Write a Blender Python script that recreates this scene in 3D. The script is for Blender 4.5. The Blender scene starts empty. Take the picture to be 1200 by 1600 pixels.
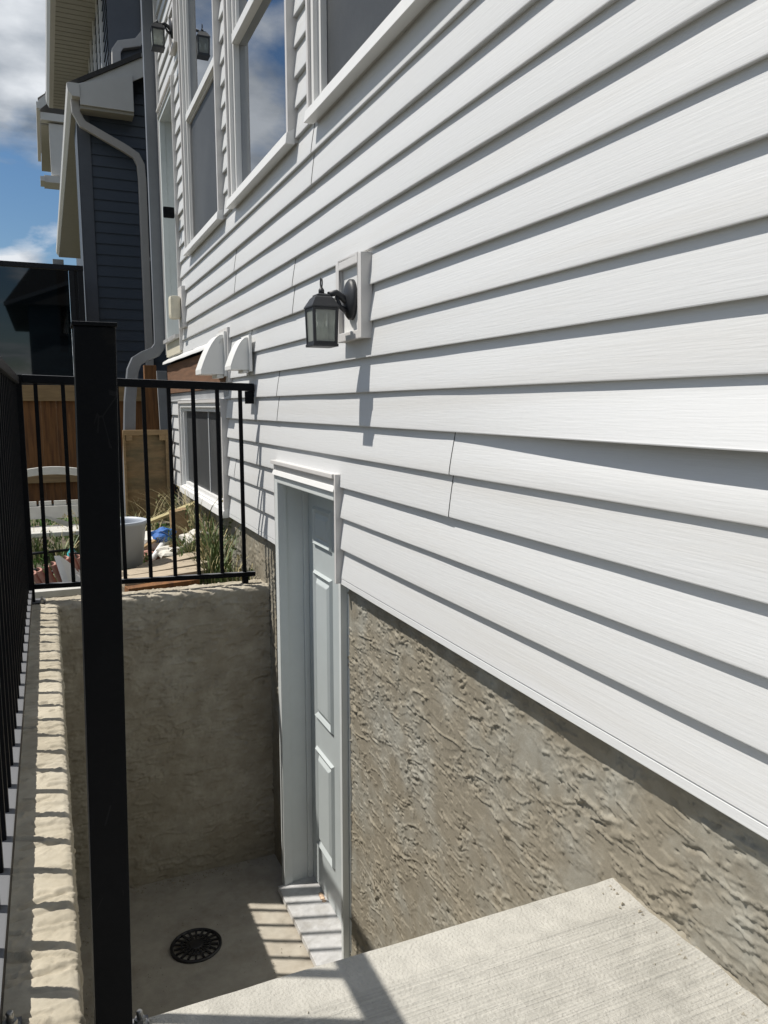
import bpy, bmesh, math, random
import numpy as np
from mathutils import Matrix, Vector
random.seed(7)
S = bpy.context.scene
COL = S.collection
# ---------------------------------------------------------------- camera
F_PX = 1210.0
def _basis(vp=(72, 636), vv=(620, 9930)):
    Y = Vector((vp[0]-600, 800-vp[1], -F_PX)).normalized()
    Z = -Vector((vv[0]-600, 800-vv[1], -F_PX)); Z = (Z - Y*Y.dot(Z)).normalized()
    return Matrix((Y.cross(Z), Y, Z))
cam = bpy.data.objects.new('camera', bpy.data.cameras.new('camera'))
COL.objects.link(cam); S.camera = cam
cam.matrix_world = _basis().to_4x4()
cam.data.sensor_fit = 'VERTICAL'; cam.data.sensor_height = 36.0
cam.data.lens = 36.0*F_PX/1600.0
cam.data.clip_start = 0.02; cam.data.clip_end = 3000
# ---------------------------------------------------------------- light
SUN_TRAVEL = Vector((0.523, -0.25, -1.0)).normalized()
sun = bpy.data.objects.new('sun', bpy.data.lights.new('sun', 'SUN')); COL.objects.link(sun)
sun.data.energy = 5.0; sun.data.angle = math.radians(0.53); sun.data.color = (1.0, 0.95, 0.875)
sun.rotation_euler = SUN_TRAVEL.to_track_quat('-Z', 'Y').to_euler()
sun.location = (-5, 3, 12)
W = bpy.data.worlds.new('World'); S.world = W; W.use_nodes = True
nt = W.node_tree; nt.nodes.clear(); N = nt.nodes.new; L = nt.links.new
def nmath(nt, op, a, b=None, c=None):
    n = nt.nodes.new('ShaderNodeMath'); n.operation = op
    for i, v in enumerate((a, b, c)):
        if v is None: continue
        if isinstance(v, (int, float)): n.inputs[i].default_value = v
        else: nt.links.new(v, n.inputs[i])
    return n.outputs[0]
sky = N('ShaderNodeTexSky'); sky.sky_type = 'NISHITA'; sky.sun_disc = False
sd = -SUN_TRAVEL
sky.sun_elevation = math.asin(sd.z); sky.sun_rotation = math.atan2(sd.x, sd.y)
sky.air_density = 1.0; sky.dust_density = 0.6; sky.ozone_density = 1.6
tc = N('ShaderNodeTexCoord'); sep = N('ShaderNodeSeparateXYZ'); L(tc.outputs['Generated'], sep.inputs[0])
zc = nmath(nt, 'ADD', nmath(nt, 'MAXIMUM', sep.outputs[2], 0.0), 0.16)
comb = N('ShaderNodeCombineXYZ')
L(nmath(nt, 'DIVIDE', sep.outputs[0], zc), comb.inputs[0]); L(nmath(nt, 'DIVIDE', sep.outputs[1], zc), comb.inputs[1])
CLOUD_OFF = (17.6, 5.7, 0.0)
mp = N('ShaderNodeMapping'); mp.inputs['Location'].default_value = CLOUD_OFF; L(comb.outputs[0], mp.inputs[0])
cn = N('ShaderNodeTexNoise'); cn.inputs['Scale'].default_value = 1.5; cn.inputs['Detail'].default_value = 9; cn.inputs['Roughness'].default_value = 0.55
cn.inputs['Distortion'].default_value = 0.25; L(mp.outputs[0], cn.inputs['Vector'])
cr = N('ShaderNodeValToRGB'); cr.color_ramp.elements[0].position = 0.44; cr.color_ramp.elements[1].position = 0.56
L(cn.outputs[0], cr.inputs[0])
cs = N('ShaderNodeTexNoise'); cs.inputs['Scale'].default_value = 3.0; cs.inputs['Detail'].default_value = 7; L(mp.outputs[0], cs.inputs['Vector'])
sr = N('ShaderNodeValToRGB'); sr.color_ramp.elements[0].position = 0.36; sr.color_ramp.elements[0].color = (2.3, 2.85, 3.6, 1)
sr.color_ramp.elements[1].position = 0.60; sr.color_ramp.elements[1].color = (9.6, 10.0, 10.5, 1); L(cs.outputs[0], sr.inputs[0])
mx = N('ShaderNodeMix'); mx.data_type = 'RGBA'; hsv = N('ShaderNodeHueSaturation'); hsv.inputs['Saturation'].default_value = 1.25; hsv.inputs['Value'].default_value = 1.05; L(sky.outputs[0], hsv.inputs['Color'])
L(cr.outputs[0], mx.inputs[0]); L(hsv.outputs[0], mx.inputs[6]); L(sr.outputs[0], mx.inputs[7])
bg = N('ShaderNodeBackground'); bg.inputs[1].default_value = 0.075; L(mx.outputs[2], bg.inputs[0])
wo = N('ShaderNodeOutputWorld'); L(bg.outputs[0], wo.inputs[0])
S.view_settings.view_transform = 'Standard'; S.view_settings.look = 'None'
S.view_settings.exposure = 0.15; S.view_settings.gamma = 1.0; S.view_settings.use_curve_mapping = False
S.render.engine = 'CYCLES'
S.cycles.max_bounces = 8; S.cycles.transparent_max_bounces = 12

# ---------------------------------------------------------------- materials
def mat(name, col, rough=0.6, var=0.0, scale=8.0, bump=0.0, bscale=60.0, metal=0.0, spec=0.5, stretch=None,
        col2=None, c2scale=3.0, c2lo=0.45, c2hi=0.65, bdist=0.002):
    m = bpy.data.materials.new(name); m.use_nodes = True; t = m.node_tree; b = t.nodes['Principled BSDF']
    b.inputs['Roughness'].default_value = rough; b.inputs['Metallic'].default_value = metal
    b.inputs['Specular IOR Level'].default_value = spec
    b.inputs['Base Color'].default_value = (*col, 1)
    tc = t.nodes.new('ShaderNodeTexCoord'); vec = tc.outputs['Object']
    if stretch:
        mpn = t.nodes.new('ShaderNodeMapping'); mpn.inputs['Scale'].default_value = stretch
        t.links.new(vec, mpn.inputs[0]); vec = mpn.outputs[0]
    last = None
    if var > 0 or col2:
        rgb = t.nodes.new('ShaderNodeRGB'); rgb.outputs[0].default_value = (*col, 1); last = rgb.outputs[0]
    if col2:
        n = t.nodes.new('ShaderNodeTexNoise'); n.inputs['Scale'].default_value = c2scale; n.inputs['Detail'].default_value = 6
        n.inputs['Roughness'].default_value = 0.65
        t.links.new(vec, n.inputs['Vector'])
        r = t.nodes.new('ShaderNodeMapRange'); r.inputs[1].default_value = c2lo; r.inputs[2].default_value = c2hi; t.links.new(n.outputs[0], r.inputs[0])
        x = t.nodes.new('ShaderNodeMix'); x.data_type = 'RGBA'; t.links.new(r.outputs[0], x.inputs[0]); t.links.new(last, x.inputs[6])
        x.inputs[7].default_value = (*col2, 1); last = x.outputs[2]
    if var > 0:
        n = t.nodes.new('ShaderNodeTexNoise'); n.inputs['Scale'].default_value = scale; n.inputs['Detail'].default_value = 8; n.inputs['Roughness'].default_value = 0.62
        t.links.new(vec, n.inputs['Vector'])
        r = t.nodes.new('ShaderNodeMapRange'); r.inputs[1].default_value = 0.25; r.inputs[2].default_value = 0.75
        r.inputs[3].default_value = 1-var; r.inputs[4].default_value = 1+var; t.links.new(n.outputs[0], r.inputs[0])
        h = t.nodes.new('ShaderNodeHueSaturation'); t.links.new(r.outputs[0], h.inputs['Value']); t.links.new(last, h.inputs['Color']); last = h.outputs[0]
    if last: t.links.new(last, b.inputs['Base Color'])
    if bump > 0:
        n = t.nodes.new('ShaderNodeTexNoise'); n.inputs['Scale'].default_value = bscale; n.inputs['Detail'].default_value = 5
        t.links.new(vec, n.inputs['Vector'])
        bp = t.nodes.new('ShaderNodeBump'); bp.inputs['Strength'].default_value = bump; bp.inputs['Distance'].default_value = bdist
        t.links.new(n.outputs[0], bp.inputs['Height']); t.links.new(bp.outputs[0], b.inputs['Normal'])
    return m
M_SIDING = mat('siding_vinyl', (0.580, 0.588, 0.592), 0.42, 0.035, 5, 0.34, 1.0, stretch=(95, 8.0, 210), spec=0.4, bdist=0.0016,
               col2=(0.525, 0.52, 0.505), c2scale=0.035, c2lo=0.5, c2hi=0.8)
M_TRIM = mat('white_vinyl', (0.70, 0.70, 0.69), 0.38, 0.03, 12)
M_TRIM2 = mat('grey_white_vinyl', (0.60, 0.585, 0.57), 0.4, 0.03, 12)
M_FRAMEPAINT = mat('painted_frame', (0.58, 0.61, 0.605), 0.45, 0.05, 9, 0.1, 40)
M_DOOR = mat('grey_painted_steel', (0.43, 0.468, 0.472), 0.42, 0.04, 10, 0.06, 90)
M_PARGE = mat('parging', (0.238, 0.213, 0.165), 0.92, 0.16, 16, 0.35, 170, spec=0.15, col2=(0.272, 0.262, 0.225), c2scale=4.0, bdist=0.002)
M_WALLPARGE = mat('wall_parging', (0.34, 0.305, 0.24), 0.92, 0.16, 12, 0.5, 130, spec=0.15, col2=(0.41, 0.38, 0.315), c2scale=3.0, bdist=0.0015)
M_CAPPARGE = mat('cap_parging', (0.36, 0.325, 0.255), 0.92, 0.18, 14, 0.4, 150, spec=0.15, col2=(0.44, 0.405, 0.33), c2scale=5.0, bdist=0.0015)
M_FLOOR = mat('well_floor_concrete', (0.385, 0.355, 0.30), 0.9, 0.16, 14, 0.4, 140, spec=0.2, col2=(0.27, 0.235, 0.185), c2scale=2.6, c2lo=0.5, c2hi=0.75)
M_BLACK = mat('black_powder_coat', (0.0035, 0.0042, 0.0056), 0.48, 0.2, 20, 0.12, 300, spec=0.09, col2=(0.007, 0.007, 0.007), c2scale=8, c2lo=0.62, c2hi=0.72)
def sheen_dust(m, col, f):
    """sky sheen, with some dust, painted as pale colour on faces that look up"""
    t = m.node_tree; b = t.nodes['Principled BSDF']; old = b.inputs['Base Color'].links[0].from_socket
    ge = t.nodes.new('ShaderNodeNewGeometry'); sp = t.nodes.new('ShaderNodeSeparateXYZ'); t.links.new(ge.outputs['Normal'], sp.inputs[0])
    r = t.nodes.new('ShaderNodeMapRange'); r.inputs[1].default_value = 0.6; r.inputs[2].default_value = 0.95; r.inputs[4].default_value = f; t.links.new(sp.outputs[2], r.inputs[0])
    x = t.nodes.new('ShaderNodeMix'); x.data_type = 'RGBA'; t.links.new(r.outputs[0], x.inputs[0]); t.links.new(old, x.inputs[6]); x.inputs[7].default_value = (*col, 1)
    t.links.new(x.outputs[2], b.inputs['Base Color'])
def scratched(m):
    t = m.node_tree; b = t.nodes['Principled BSDF']; old = b.inputs['Base Color'].links[0].from_socket
    tc = t.nodes.new('ShaderNodeTexCoord'); v = t.nodes.new('ShaderNodeTexVoronoi'); v.feature = 'DISTANCE_TO_EDGE'; v.inputs['Scale'].default_value = 1.0
    mpn = t.nodes.new('ShaderNodeMapping'); mpn.inputs['Scale'].default_value = (22, 22, 9); mpn.inputs['Rotation'].default_value = (0.3, 0.5, 0.2)
    t.links.new(tc.outputs['Object'], mpn.inputs[0]); t.links.new(mpn.outputs[0], v.inputs['Vector'])
    n = t.nodes.new('ShaderNodeTexNoise'); n.inputs['Scale'].default_value = 9; t.links.new(tc.outputs['Object'], n.inputs['Vector'])
    a = nmath(t, 'LESS_THAN', v.outputs['Distance'], 0.012); c = nmath(t, 'GREATER_THAN', n.outputs[0], 0.60)
    x = t.nodes.new('ShaderNodeMix'); x.data_type = 'RGBA'; t.links.new(nmath(t, 'MULTIPLY', nmath(t, 'MULTIPLY', a, c), 0.1), x.inputs[0]); t.links.new(old, x.inputs[6]); x.inputs[7].default_value = (0.06, 0.06, 0.06, 1)
    t.links.new(x.outputs[2], b.inputs['Base Color'])
scratched(M_BLACK)
sheen_dust(M_BLACK, (0.20, 0.205, 0.215), 0.75)  # rail tops get sky sheen plus dust mixed into their base colour
M_BLACKTRIM = mat('black_metal', (0.009, 0.010, 0.013), 0.45, 0.2, 30, spec=0.25)
M_LAMP = mat('lantern_black', (0.02, 0.022, 0.026), 0.5, 0.2, 40, 0.2, 250)
M_BULB = mat('frosted_bulb', (0.75, 0.73, 0.66), 0.35)
M_SOCKET = mat('lamp_socket', (0.35, 0.35, 0.33), 0.5)
M_VENT = mat('white_vent_plastic', (0.72, 0.72, 0.70), 0.4, 0.03, 12)
M_CREAM = mat('aged_cream_plastic', (0.62, 0.58, 0.46), 0.5, 0.10, 20)
M_SCREEN = mat('insect_screen', (0.042, 0.045, 0.048), 0.5, 0.12, 90, 0.3, 500, spec=0.4, col2=(0.065, 0.068, 0.07), c2scale=1.2)
M_LEDGER = mat('treated_ledger', (0.15, 0.075, 0.038), 0.85, 0.35, 3.5, 0.4, 40, stretch=(3, 1.2, 14))
M_FENCE = mat('stained_fence_wood', (0.20, 0.088, 0.028), 0.8, 0.35, 3, 0.4, 30, stretch=(14, 4, 1.2), col2=(0.11, 0.046, 0.016), c2scale=2.0)
M_RAILWOOD = mat('fence_rail_wood', (0.30, 0.20, 0.10), 0.85, 0.3, 3, 0.4, 30, stretch=(1.5, 6, 12))
M_PLY = mat('plywood', (0.27, 0.175, 0.085), 0.85, 0.35, 3, 0.35, 30, stretch=(2.0, 4, 7), col2=(0.13, 0.11, 0.06), c2scale=0.9)
M_WEATHER = mat('weathered_wood', (0.37, 0.31, 0.23), 0.88, 0.25, 4, 0.4, 30, stretch=(3, 9, 9))
M_GREYBOARD = mat('grey_board', (0.30, 0.31, 0.32), 0.7, 0.15, 6)
M_STEEL = mat('galvanised_steel', (0.38, 0.38, 0.37), 0.4, 0.2, 30, metal=0.9)
M_ALU = mat('aluminium_sill', (0.62, 0.62, 0.62), 0.38, 0.16, 22, 0.15, 60, metal=0.35, col2=(0.45, 0.44, 0.42), c2scale=7)
M_DRAIN = mat('drain_black', (0.014, 0.014, 0.016), 0.4, 0.3, 40)
M_DARK = mat('dark_void', (0.01, 0.01, 0.01), 0.9)
M_NSIDING = mat('slate_blue_siding', (0.048, 0.062, 0.083), 0.55, 0.12, 4, 0.3, 1.0, stretch=(6, 60, 120))
M_NTRIM = mat('slate_trim', (0.085, 0.094, 0.11), 0.55, 0.1, 6)
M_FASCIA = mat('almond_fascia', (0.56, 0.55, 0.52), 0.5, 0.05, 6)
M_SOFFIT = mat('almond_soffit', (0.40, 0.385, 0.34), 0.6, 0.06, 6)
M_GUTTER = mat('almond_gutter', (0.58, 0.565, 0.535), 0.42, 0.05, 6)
M_PIPE = mat('clay_downpipe', (0.44, 0.42, 0.395), 0.45, 0.06, 8)
M_PIPE2 = mat('slate_downpipe', (0.16, 0.17, 0.185), 0.42, 0.08, 8)
M_ROOF = mat('roof_shingle', (0.16, 0.145, 0.13), 0.95, 0.3, 30, 0.4, 90)
M_DKROOF = mat('dark_shingle', (0.05, 0.048, 0.046), 0.95, 0.3, 30)
M_BUCKET = mat('pale_bucket_plastic', (0.42, 0.46, 0.52), 0.45, 0.05, 6)
M_WPLASTIC = mat('white_garden_plastic', (0.55, 0.54, 0.50), 0.45, 0.12, 10)
M_CLAY = mat('clay_tile', (0.36, 0.19, 0.15), 0.85, 0.2, 14, 0.3, 80)
M_BLUE = mat('blue_cloth', (0.02, 0.11, 0.36), 0.7, 0.2, 20)
M_PAPER = mat('white_scrap', (0.58, 0.56, 0.50), 0.7, 0.1, 20)
M_CYAN = mat('teal_plastic', (0.05, 0.38, 0.42), 0.4)
M_GRASS = mat('weed_green', (0.085, 0.125, 0.035), 0.6, 0.35, 6)
M_STRAW = mat('dry_straw', (0.36, 0.31, 0.16), 0.8, 0.25, 8)
M_LAWN = mat('lawn_green', (0.07, 0.16, 0.025), 0.6, 0.3, 10)
M_SOIL = mat('soil', (0.10, 0.082, 0.06), 0.95, 0.35, 9, 0.7, 40, col2=(0.06, 0.085, 0.03), c2scale=1.2, bdist=0.01)
M_PATH = mat('pale_path_concrete', (0.19, 0.18, 0.17), 0.9, 0.1, 9, 0.3, 90)
M_CAULK = mat('sealant', (0.55, 0.40, 0.28), 0.6, 0.3, 60)
M_WATER_DECK = mat('deck_boards', (0.20, 0.14, 0.09), 0.85, 0.3, 4)

def pane_mat(name, base, ior, rough=0.015):
    m = bpy.data.materials.new(name); m.use_nodes = True; t = m.node_tree; t.nodes.clear()
    o = t.nodes.new('ShaderNodeOutputMaterial'); mixs = t.nodes.new('ShaderNodeMixShader')
    d = t.nodes.new('ShaderNodeBsdfDiffuse'); d.inputs[0].default_value = (*base, 1)
    g = t.nodes.new('ShaderNodeBsdfGlossy'); g.inputs['Roughness'].default_value = rough; g.inputs[0].default_value = (0.93, 0.96, 1, 1)
    f = t.nodes.new('ShaderNodeFresnel'); f.inputs[0].default_value = ior
    tcn = t.nodes.new('ShaderNodeTexCoord'); nn = t.nodes.new('ShaderNodeTexNoise'); nn.inputs['Scale'].default_value = 1.3; nn.inputs['Detail'].default_value = 2
    t.links.new(tcn.outputs['Object'], nn.inputs['Vector'])
    bp = t.nodes.new('ShaderNodeBump'); bp.inputs['Strength'].default_value = 0.06; bp.inputs['Distance'].default_value = 0.004
    t.links.new(nn.outputs[0], bp.inputs['Height']); t.links.new(bp.outputs[0], g.inputs['Normal'])
    t.links.new(f.outputs[0], mixs.inputs[0]); t.links.new(d.outputs[0], mixs.inputs[1]); t.links.new(g.outputs[0], mixs.inputs[2])
    t.links.new(mixs.outputs[0], o.inputs[0]); return m
M_PANE = pane_mat('window_glass', (0.015, 0.018, 0.022), 6.0)
def clear_mat(name, tint, ior):
    m = bpy.data.materials.new(name); m.use_nodes = True; t = m.node_tree; t.nodes.clear()
    o = t.nodes.new('ShaderNodeOutputMaterial'); mixs = t.nodes.new('ShaderNodeMixShader')
    d = t.nodes.new('ShaderNodeBsdfTransparent'); d.inputs[0].default_value = (*tint, 1)
    g = t.nodes.new('ShaderNodeBsdfGlossy'); g.inputs['Roughness'].default_value = 0.02
    f = t.nodes.new('ShaderNodeFresnel'); f.inputs[0].default_value = ior
    t.links.new(f.outputs[0], mixs.inputs[0]); t.links.new(d.outputs[0], mixs.inputs[1]); t.links.new(g.outputs[0], mixs.inputs[2])
    t.links.new(mixs.outputs[0], o.inputs[0]); return m
M_LGLASS = clear_mat('lantern_glass', (0.90, 0.92, 0.90), 1.45)
def _seedy(m):
    t = m.node_tree; o = [n for n in t.nodes if n.type == 'OUTPUT_MATERIAL'][0]; src = o.inputs[0].links[0].from_socket
    d = t.nodes.new('ShaderNodeBsdfTranslucent'); d.inputs[0].default_value = (0.75, 0.78, 0.74, 1)
    d2 = t.nodes.new('ShaderNodeBsdfDiffuse'); d2.inputs[0].default_value = (0.7, 0.73, 0.7, 1); ad = t.nodes.new('ShaderNodeMixShader')
    t.links.new(d.outputs[0], ad.inputs[1]); t.links.new(d2.outputs[0], ad.inputs[2])
    x = t.nodes.new('ShaderNodeMixShader'); x.inputs[0].default_value = 0.34; t.links.new(src, x.inputs[1]); t.links.new(ad.outputs[0], x.inputs[2]); t.links.new(x.outputs[0], o.inputs[0])
_seedy(M_LGLASS)
M_SMOKED = clear_mat('smoked_glass', (0.035, 0.05, 0.055), 1.9)

def landing_mat():
    m = mat('broomed_concrete', (0.42, 0.408, 0.368), 0.92, 0.13, 26, spec=0.15, col2=(0.345, 0.335, 0.30), c2scale=3.5, c2lo=0.5, c2hi=0.75)
    t = m.node_tree; b = t.nodes['Principled BSDF']
    tc = t.nodes.new('ShaderNodeTexCoord'); sp = t.nodes.new('ShaderNodeSeparateXYZ'); t.links.new(tc.outputs['Object'], sp.inputs[0])
    def stretched(sc, det, k):
        mpn = t.nodes.new('ShaderNodeMapping'); mpn.inputs['Scale'].default_value = sc; mpn.inputs['Rotation'].default_value = (0, 0, k); t.links.new(tc.outputs['Object'], mpn.inputs[0])
        n = t.nodes.new('ShaderNodeTexNoise'); n.inputs['Scale'].default_value = 1.0; n.inputs['Detail'].default_value = det; t.links.new(mpn.outputs[0], n.inputs['Vector']); return n.outputs[0]
    n = stretched((3.0, 190, 3), 4, 0.01); n2 = stretched((1.3, 60, 3), 3, -0.01)
    fine = t.nodes.new('ShaderNodeTexNoise'); fine.inputs['Scale'].default_value = 170; fine.inputs['Detail'].default_value = 5; t.links.new(tc.outputs['Object'], fine.inputs['Vector'])
    msk = t.nodes.new('ShaderNodeMapRange'); msk.inputs[1].default_value = 0.125; msk.inputs[2].default_value = 0.095
    t.links.new(sp.outputs[1], msk.inputs[0])
    br = nmath(t, 'MULTIPLY', nmath(t, 'ADD', n, nmath(t, 'MULTIPLY', n2, 1.2)), msk.outputs[0])
    h = nmath(t, 'ADD', br, nmath(t, 'MULTIPLY', fine.outputs[0], 0.8))
    bp = t.nodes.new('ShaderNodeBump'); bp.inputs['Strength'].default_value = 1.0; bp.inputs['Distance'].default_value = 0.0045
    t.links.new(h, bp.inputs['Height']); t.links.new(bp.outputs[0], b.inputs['Normal'])
    old = b.inputs['Base Color'].links[0].from_socket
    rg = t.nodes.new('ShaderNodeMapRange'); rg.inputs[1].default_value = 0.40; rg.inputs[2].default_value = 0.62; rg.inputs[3].default_value = 0.88; rg.inputs[4].default_value = 1.03
    t.links.new(n, rg.inputs[0])
    # colour is darker in the broom grooves: the trowelled border has no streaks
    gl = nmath(t, 'ADD', nmath(t, 'MULTIPLY', nmath(t, 'SUBTRACT', rg.outputs[0], 1.0), msk.outputs[0]), 1.0)
    hs = t.nodes.new('ShaderNodeHueSaturation'); t.links.new(gl, hs.inputs['Value']); t.links.new(old, hs.inputs['Color']); t.links.new(hs.outputs[0], b.inputs['Base Color'])
    return m
M_LANDING = landing_mat()

# ---------------------------------------------------------------- mesh helpers
ORG = {}
def empty(name, loc, label, cat, group=None):
    o = bpy.data.objects.new(name, None); COL.objects.link(o); o.location = loc; o.empty_display_size = 0.1
    o['label'] = label; o['category'] = cat
    if group: o['group'] = group
    ORG[o.name] = Vector(loc); return o
def tag(o, label=None, cat=None, group=None, kind=None):
    if label: o['label'] = label
    if cat: o['category'] = cat
    if group: o['group'] = group
    if kind: o['kind'] = kind
    return o
class MB:
    """collects world-space geometry; build() links it as one mesh object"""
    def __init__(s): s.v = []; s.f = []; s.sm = []
    def add(s, vs, fs, smooth=False):
        o = len(s.v); s.v += [tuple(p) for p in vs]; s.f += [tuple(i+o for i in f) for f in fs]; s.sm += [smooth]*len(fs); return s
    def box(s, x0, x1, y0, y1, z0, z1):
        x0, x1 = min(x0, x1), max(x0, x1); y0, y1 = min(y0, y1), max(y0, y1); z0, z1 = min(z0, z1), max(z0, z1)
        return s.add([(x0,y0,z0),(x1,y0,z0),(x1,y1,z0),(x0,y1,z0),(x0,y0,z1),(x1,y0,z1),(x1,y1,z1),(x0,y1,z1)],
                     [(0,3,2,1),(4,5,6,7),(0,1,5,4),(1,2,6,5),(2,3,7,6),(3,0,4,7)])
    def hexa(s, p): return s.add(p, [(0,3,2,1),(4,5,6,7),(0,1,5,4),(1,2,6,5),(2,3,7,6),(3,0,4,7)])
    def bar(s, a, b, w, h, up=(0,0,1)):
        a = Vector(a); b = Vector(b); d = (b-a).normalized(); r = d.cross(Vector(up)).normalized()*w/2; u = r.cross(d).normalized()*h/2
        return s.hexa([a-r-u, a+r-u, b+r-u, b-r-u, a-r+u, a+r+u, b+r+u, b-r+u])
    def prism(s, prof, fn, a, b, smooth=False):
        """closed 2D profile swept between a and b; fn(p, t) gives the 3D point"""
        n = len(prof); vs = [fn(p, a) for p in prof]+[fn(p, b) for p in prof]
        fs = [(i, (i+1) % n, n+(i+1) % n, n+i) for i in range(n)]
        s.add(vs, fs, smooth); s.add(vs, [tuple(range(n-1, -1, -1)), tuple(range(n, 2*n))]); return s
    def lathe(s, prof, c, axis='z', seg=24, smooth=True, closed=False):
        vs = []; fs = []
        for r, h in prof:
            for k in range(seg):
                a = 2*math.pi*k/seg; p, q = r*math.cos(a), r*math.sin(a)
                vs.append((c[0]+p, c[1]+q, c[2]+h) if axis == 'z' else (c[0]+h, c[1]+p, c[2]+q))
        n = len(prof)
        for i in range(n-1):
            for k in range(seg): fs.append((i*seg+k, i*seg+(k+1) % seg, (i+1)*seg+(k+1) % seg, (i+1)*seg+k))
        s.add(vs, fs, smooth)
        if not closed: s.add(vs, [tuple(range(seg-1, -1, -1)), tuple((n-1)*seg+k for k in range(seg))])
        return s
    def tube(s, path, r, seg=8, cap=True, rect=None, smooth=True):
        P = [Vector(p) for p in path]; vs = []; fs = []; ref = None
        for i, p in enumerate(P):
            d = ((P[min(i+1, len(P)-1)]-P[i]).normalized()+(P[i]-P[max(i-1, 0)]).normalized()).normalized()
            if ref is None: ref = Vector((0,1,0)) if abs(d.y) < 0.8 else Vector((1,0,0))
            a = (ref-d*ref.dot(d)).normalized(); ref = a; b = d.cross(a)
            rr = r[i] if isinstance(r, (list, tuple)) else r
            if rect:
                w, h = rect
                for q in ((-w,-h),(w,-h),(w,h),(-w,h)): vs.append(p+a*q[0]/2+b*q[1]/2)
            else:
                for k in range(seg): t = 2*math.pi*k/seg; vs.append(p+a*math.cos(t)*rr+b*math.sin(t)*rr)
        sg = 4 if rect else seg
        for i in range(len(P)-1):
            for k in range(sg): fs.append((i*sg+k, i*sg+(k+1) % sg, (i+1)*sg+(k+1) % sg, (i+1)*sg+k))
        s.add(vs, fs, smooth and not rect)
        if cap: s.add(vs, [tuple(range(sg-1, -1, -1)), tuple((len(P)-1)*sg+k for k in range(sg))])
        return s
    def build(s, name, m, parent=None, bevel=0.0, label=None, cat=None, group=None, kind=None):
        org = Vector((0,0,0))
        if parent is not None: org = ORG[parent.name]
        me = bpy.data.meshes.new(name)
        me.from_pydata([(p[0]-org.x, p[1]-org.y, p[2]-org.z) for p in s.v], [], s.f)
        me.polygons.foreach_set('use_smooth', s.sm)
        me.materials.append(m)
        bm = bmesh.new(); bm.from_mesh(me)
        bmesh.ops.remove_doubles(bm, verts=bm.verts, dist=1e-5)
        bmesh.ops.recalc_face_normals(bm, faces=bm.faces)
        if bevel > 0:
            ed = [e for e in bm.edges if len(e.link_faces) == 2 and e.calc_face_angle(0) > 0.6]
            bmesh.ops.bevel(bm, geom=ed, offset=bevel, segments=2, profile=0.7, affect='EDGES', clamp_overlap=True)
        bm.to_mesh(me); bm.free()
        o = bpy.data.objects.new(name, me); COL.objects.link(o)
        if parent is not None: o.parent = parent
        ORG[o.name] = org
        return tag(o, label, cat, group, kind)
def frame_yz(mb, y0, y1, z0, z1, w, x0, x1, bottom=True):
    """rectangular frame in the wall plane, members butted end to end"""
    mb.box(x0, x1, y0, y0+w, z0, z1); mb.box(x0, x1, y1-w, y1, z0, z1); mb.box(x0, x1, y0+w, y1-w, z1-w, z1)
    if bottom: mb.box(x0, x1, y0+w, y1-w, z0, z0+w)
    return mb
# value noise for geometry
RNG = np.random.RandomState(11)
_T = RNG.rand(256, 256)
def vnoise(u, v):
    iu = np.floor(u).astype(int); iv = np.floor(v).astype(int); fu = u-iu; fv = v-iv
    fu = fu*fu*(3-2*fu); fv = fv*fv*(3-2*fv)
    a = _T[iu % 256, iv % 256]; b = _T[(iu+1) % 256, iv % 256]; c = _T[iu % 256, (iv+1) % 256]; d = _T[(iu+1) % 256, (iv+1) % 256]
    return (a*(1-fu)+b*fu)*(1-fv)+(c*(1-fu)+d*fu)*fv
def fbm(u, v, o=4):
    r = 0; a = 0.5
    for k in range(o): r = r+a*vnoise(u*2**k+17.3*k, v*2**k+5.1*k); a *= 0.5
    return r
def n1(t, k): return float(vnoise(np.array([t]), np.array([k*7.31+0.5]))[0])-0.5

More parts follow.
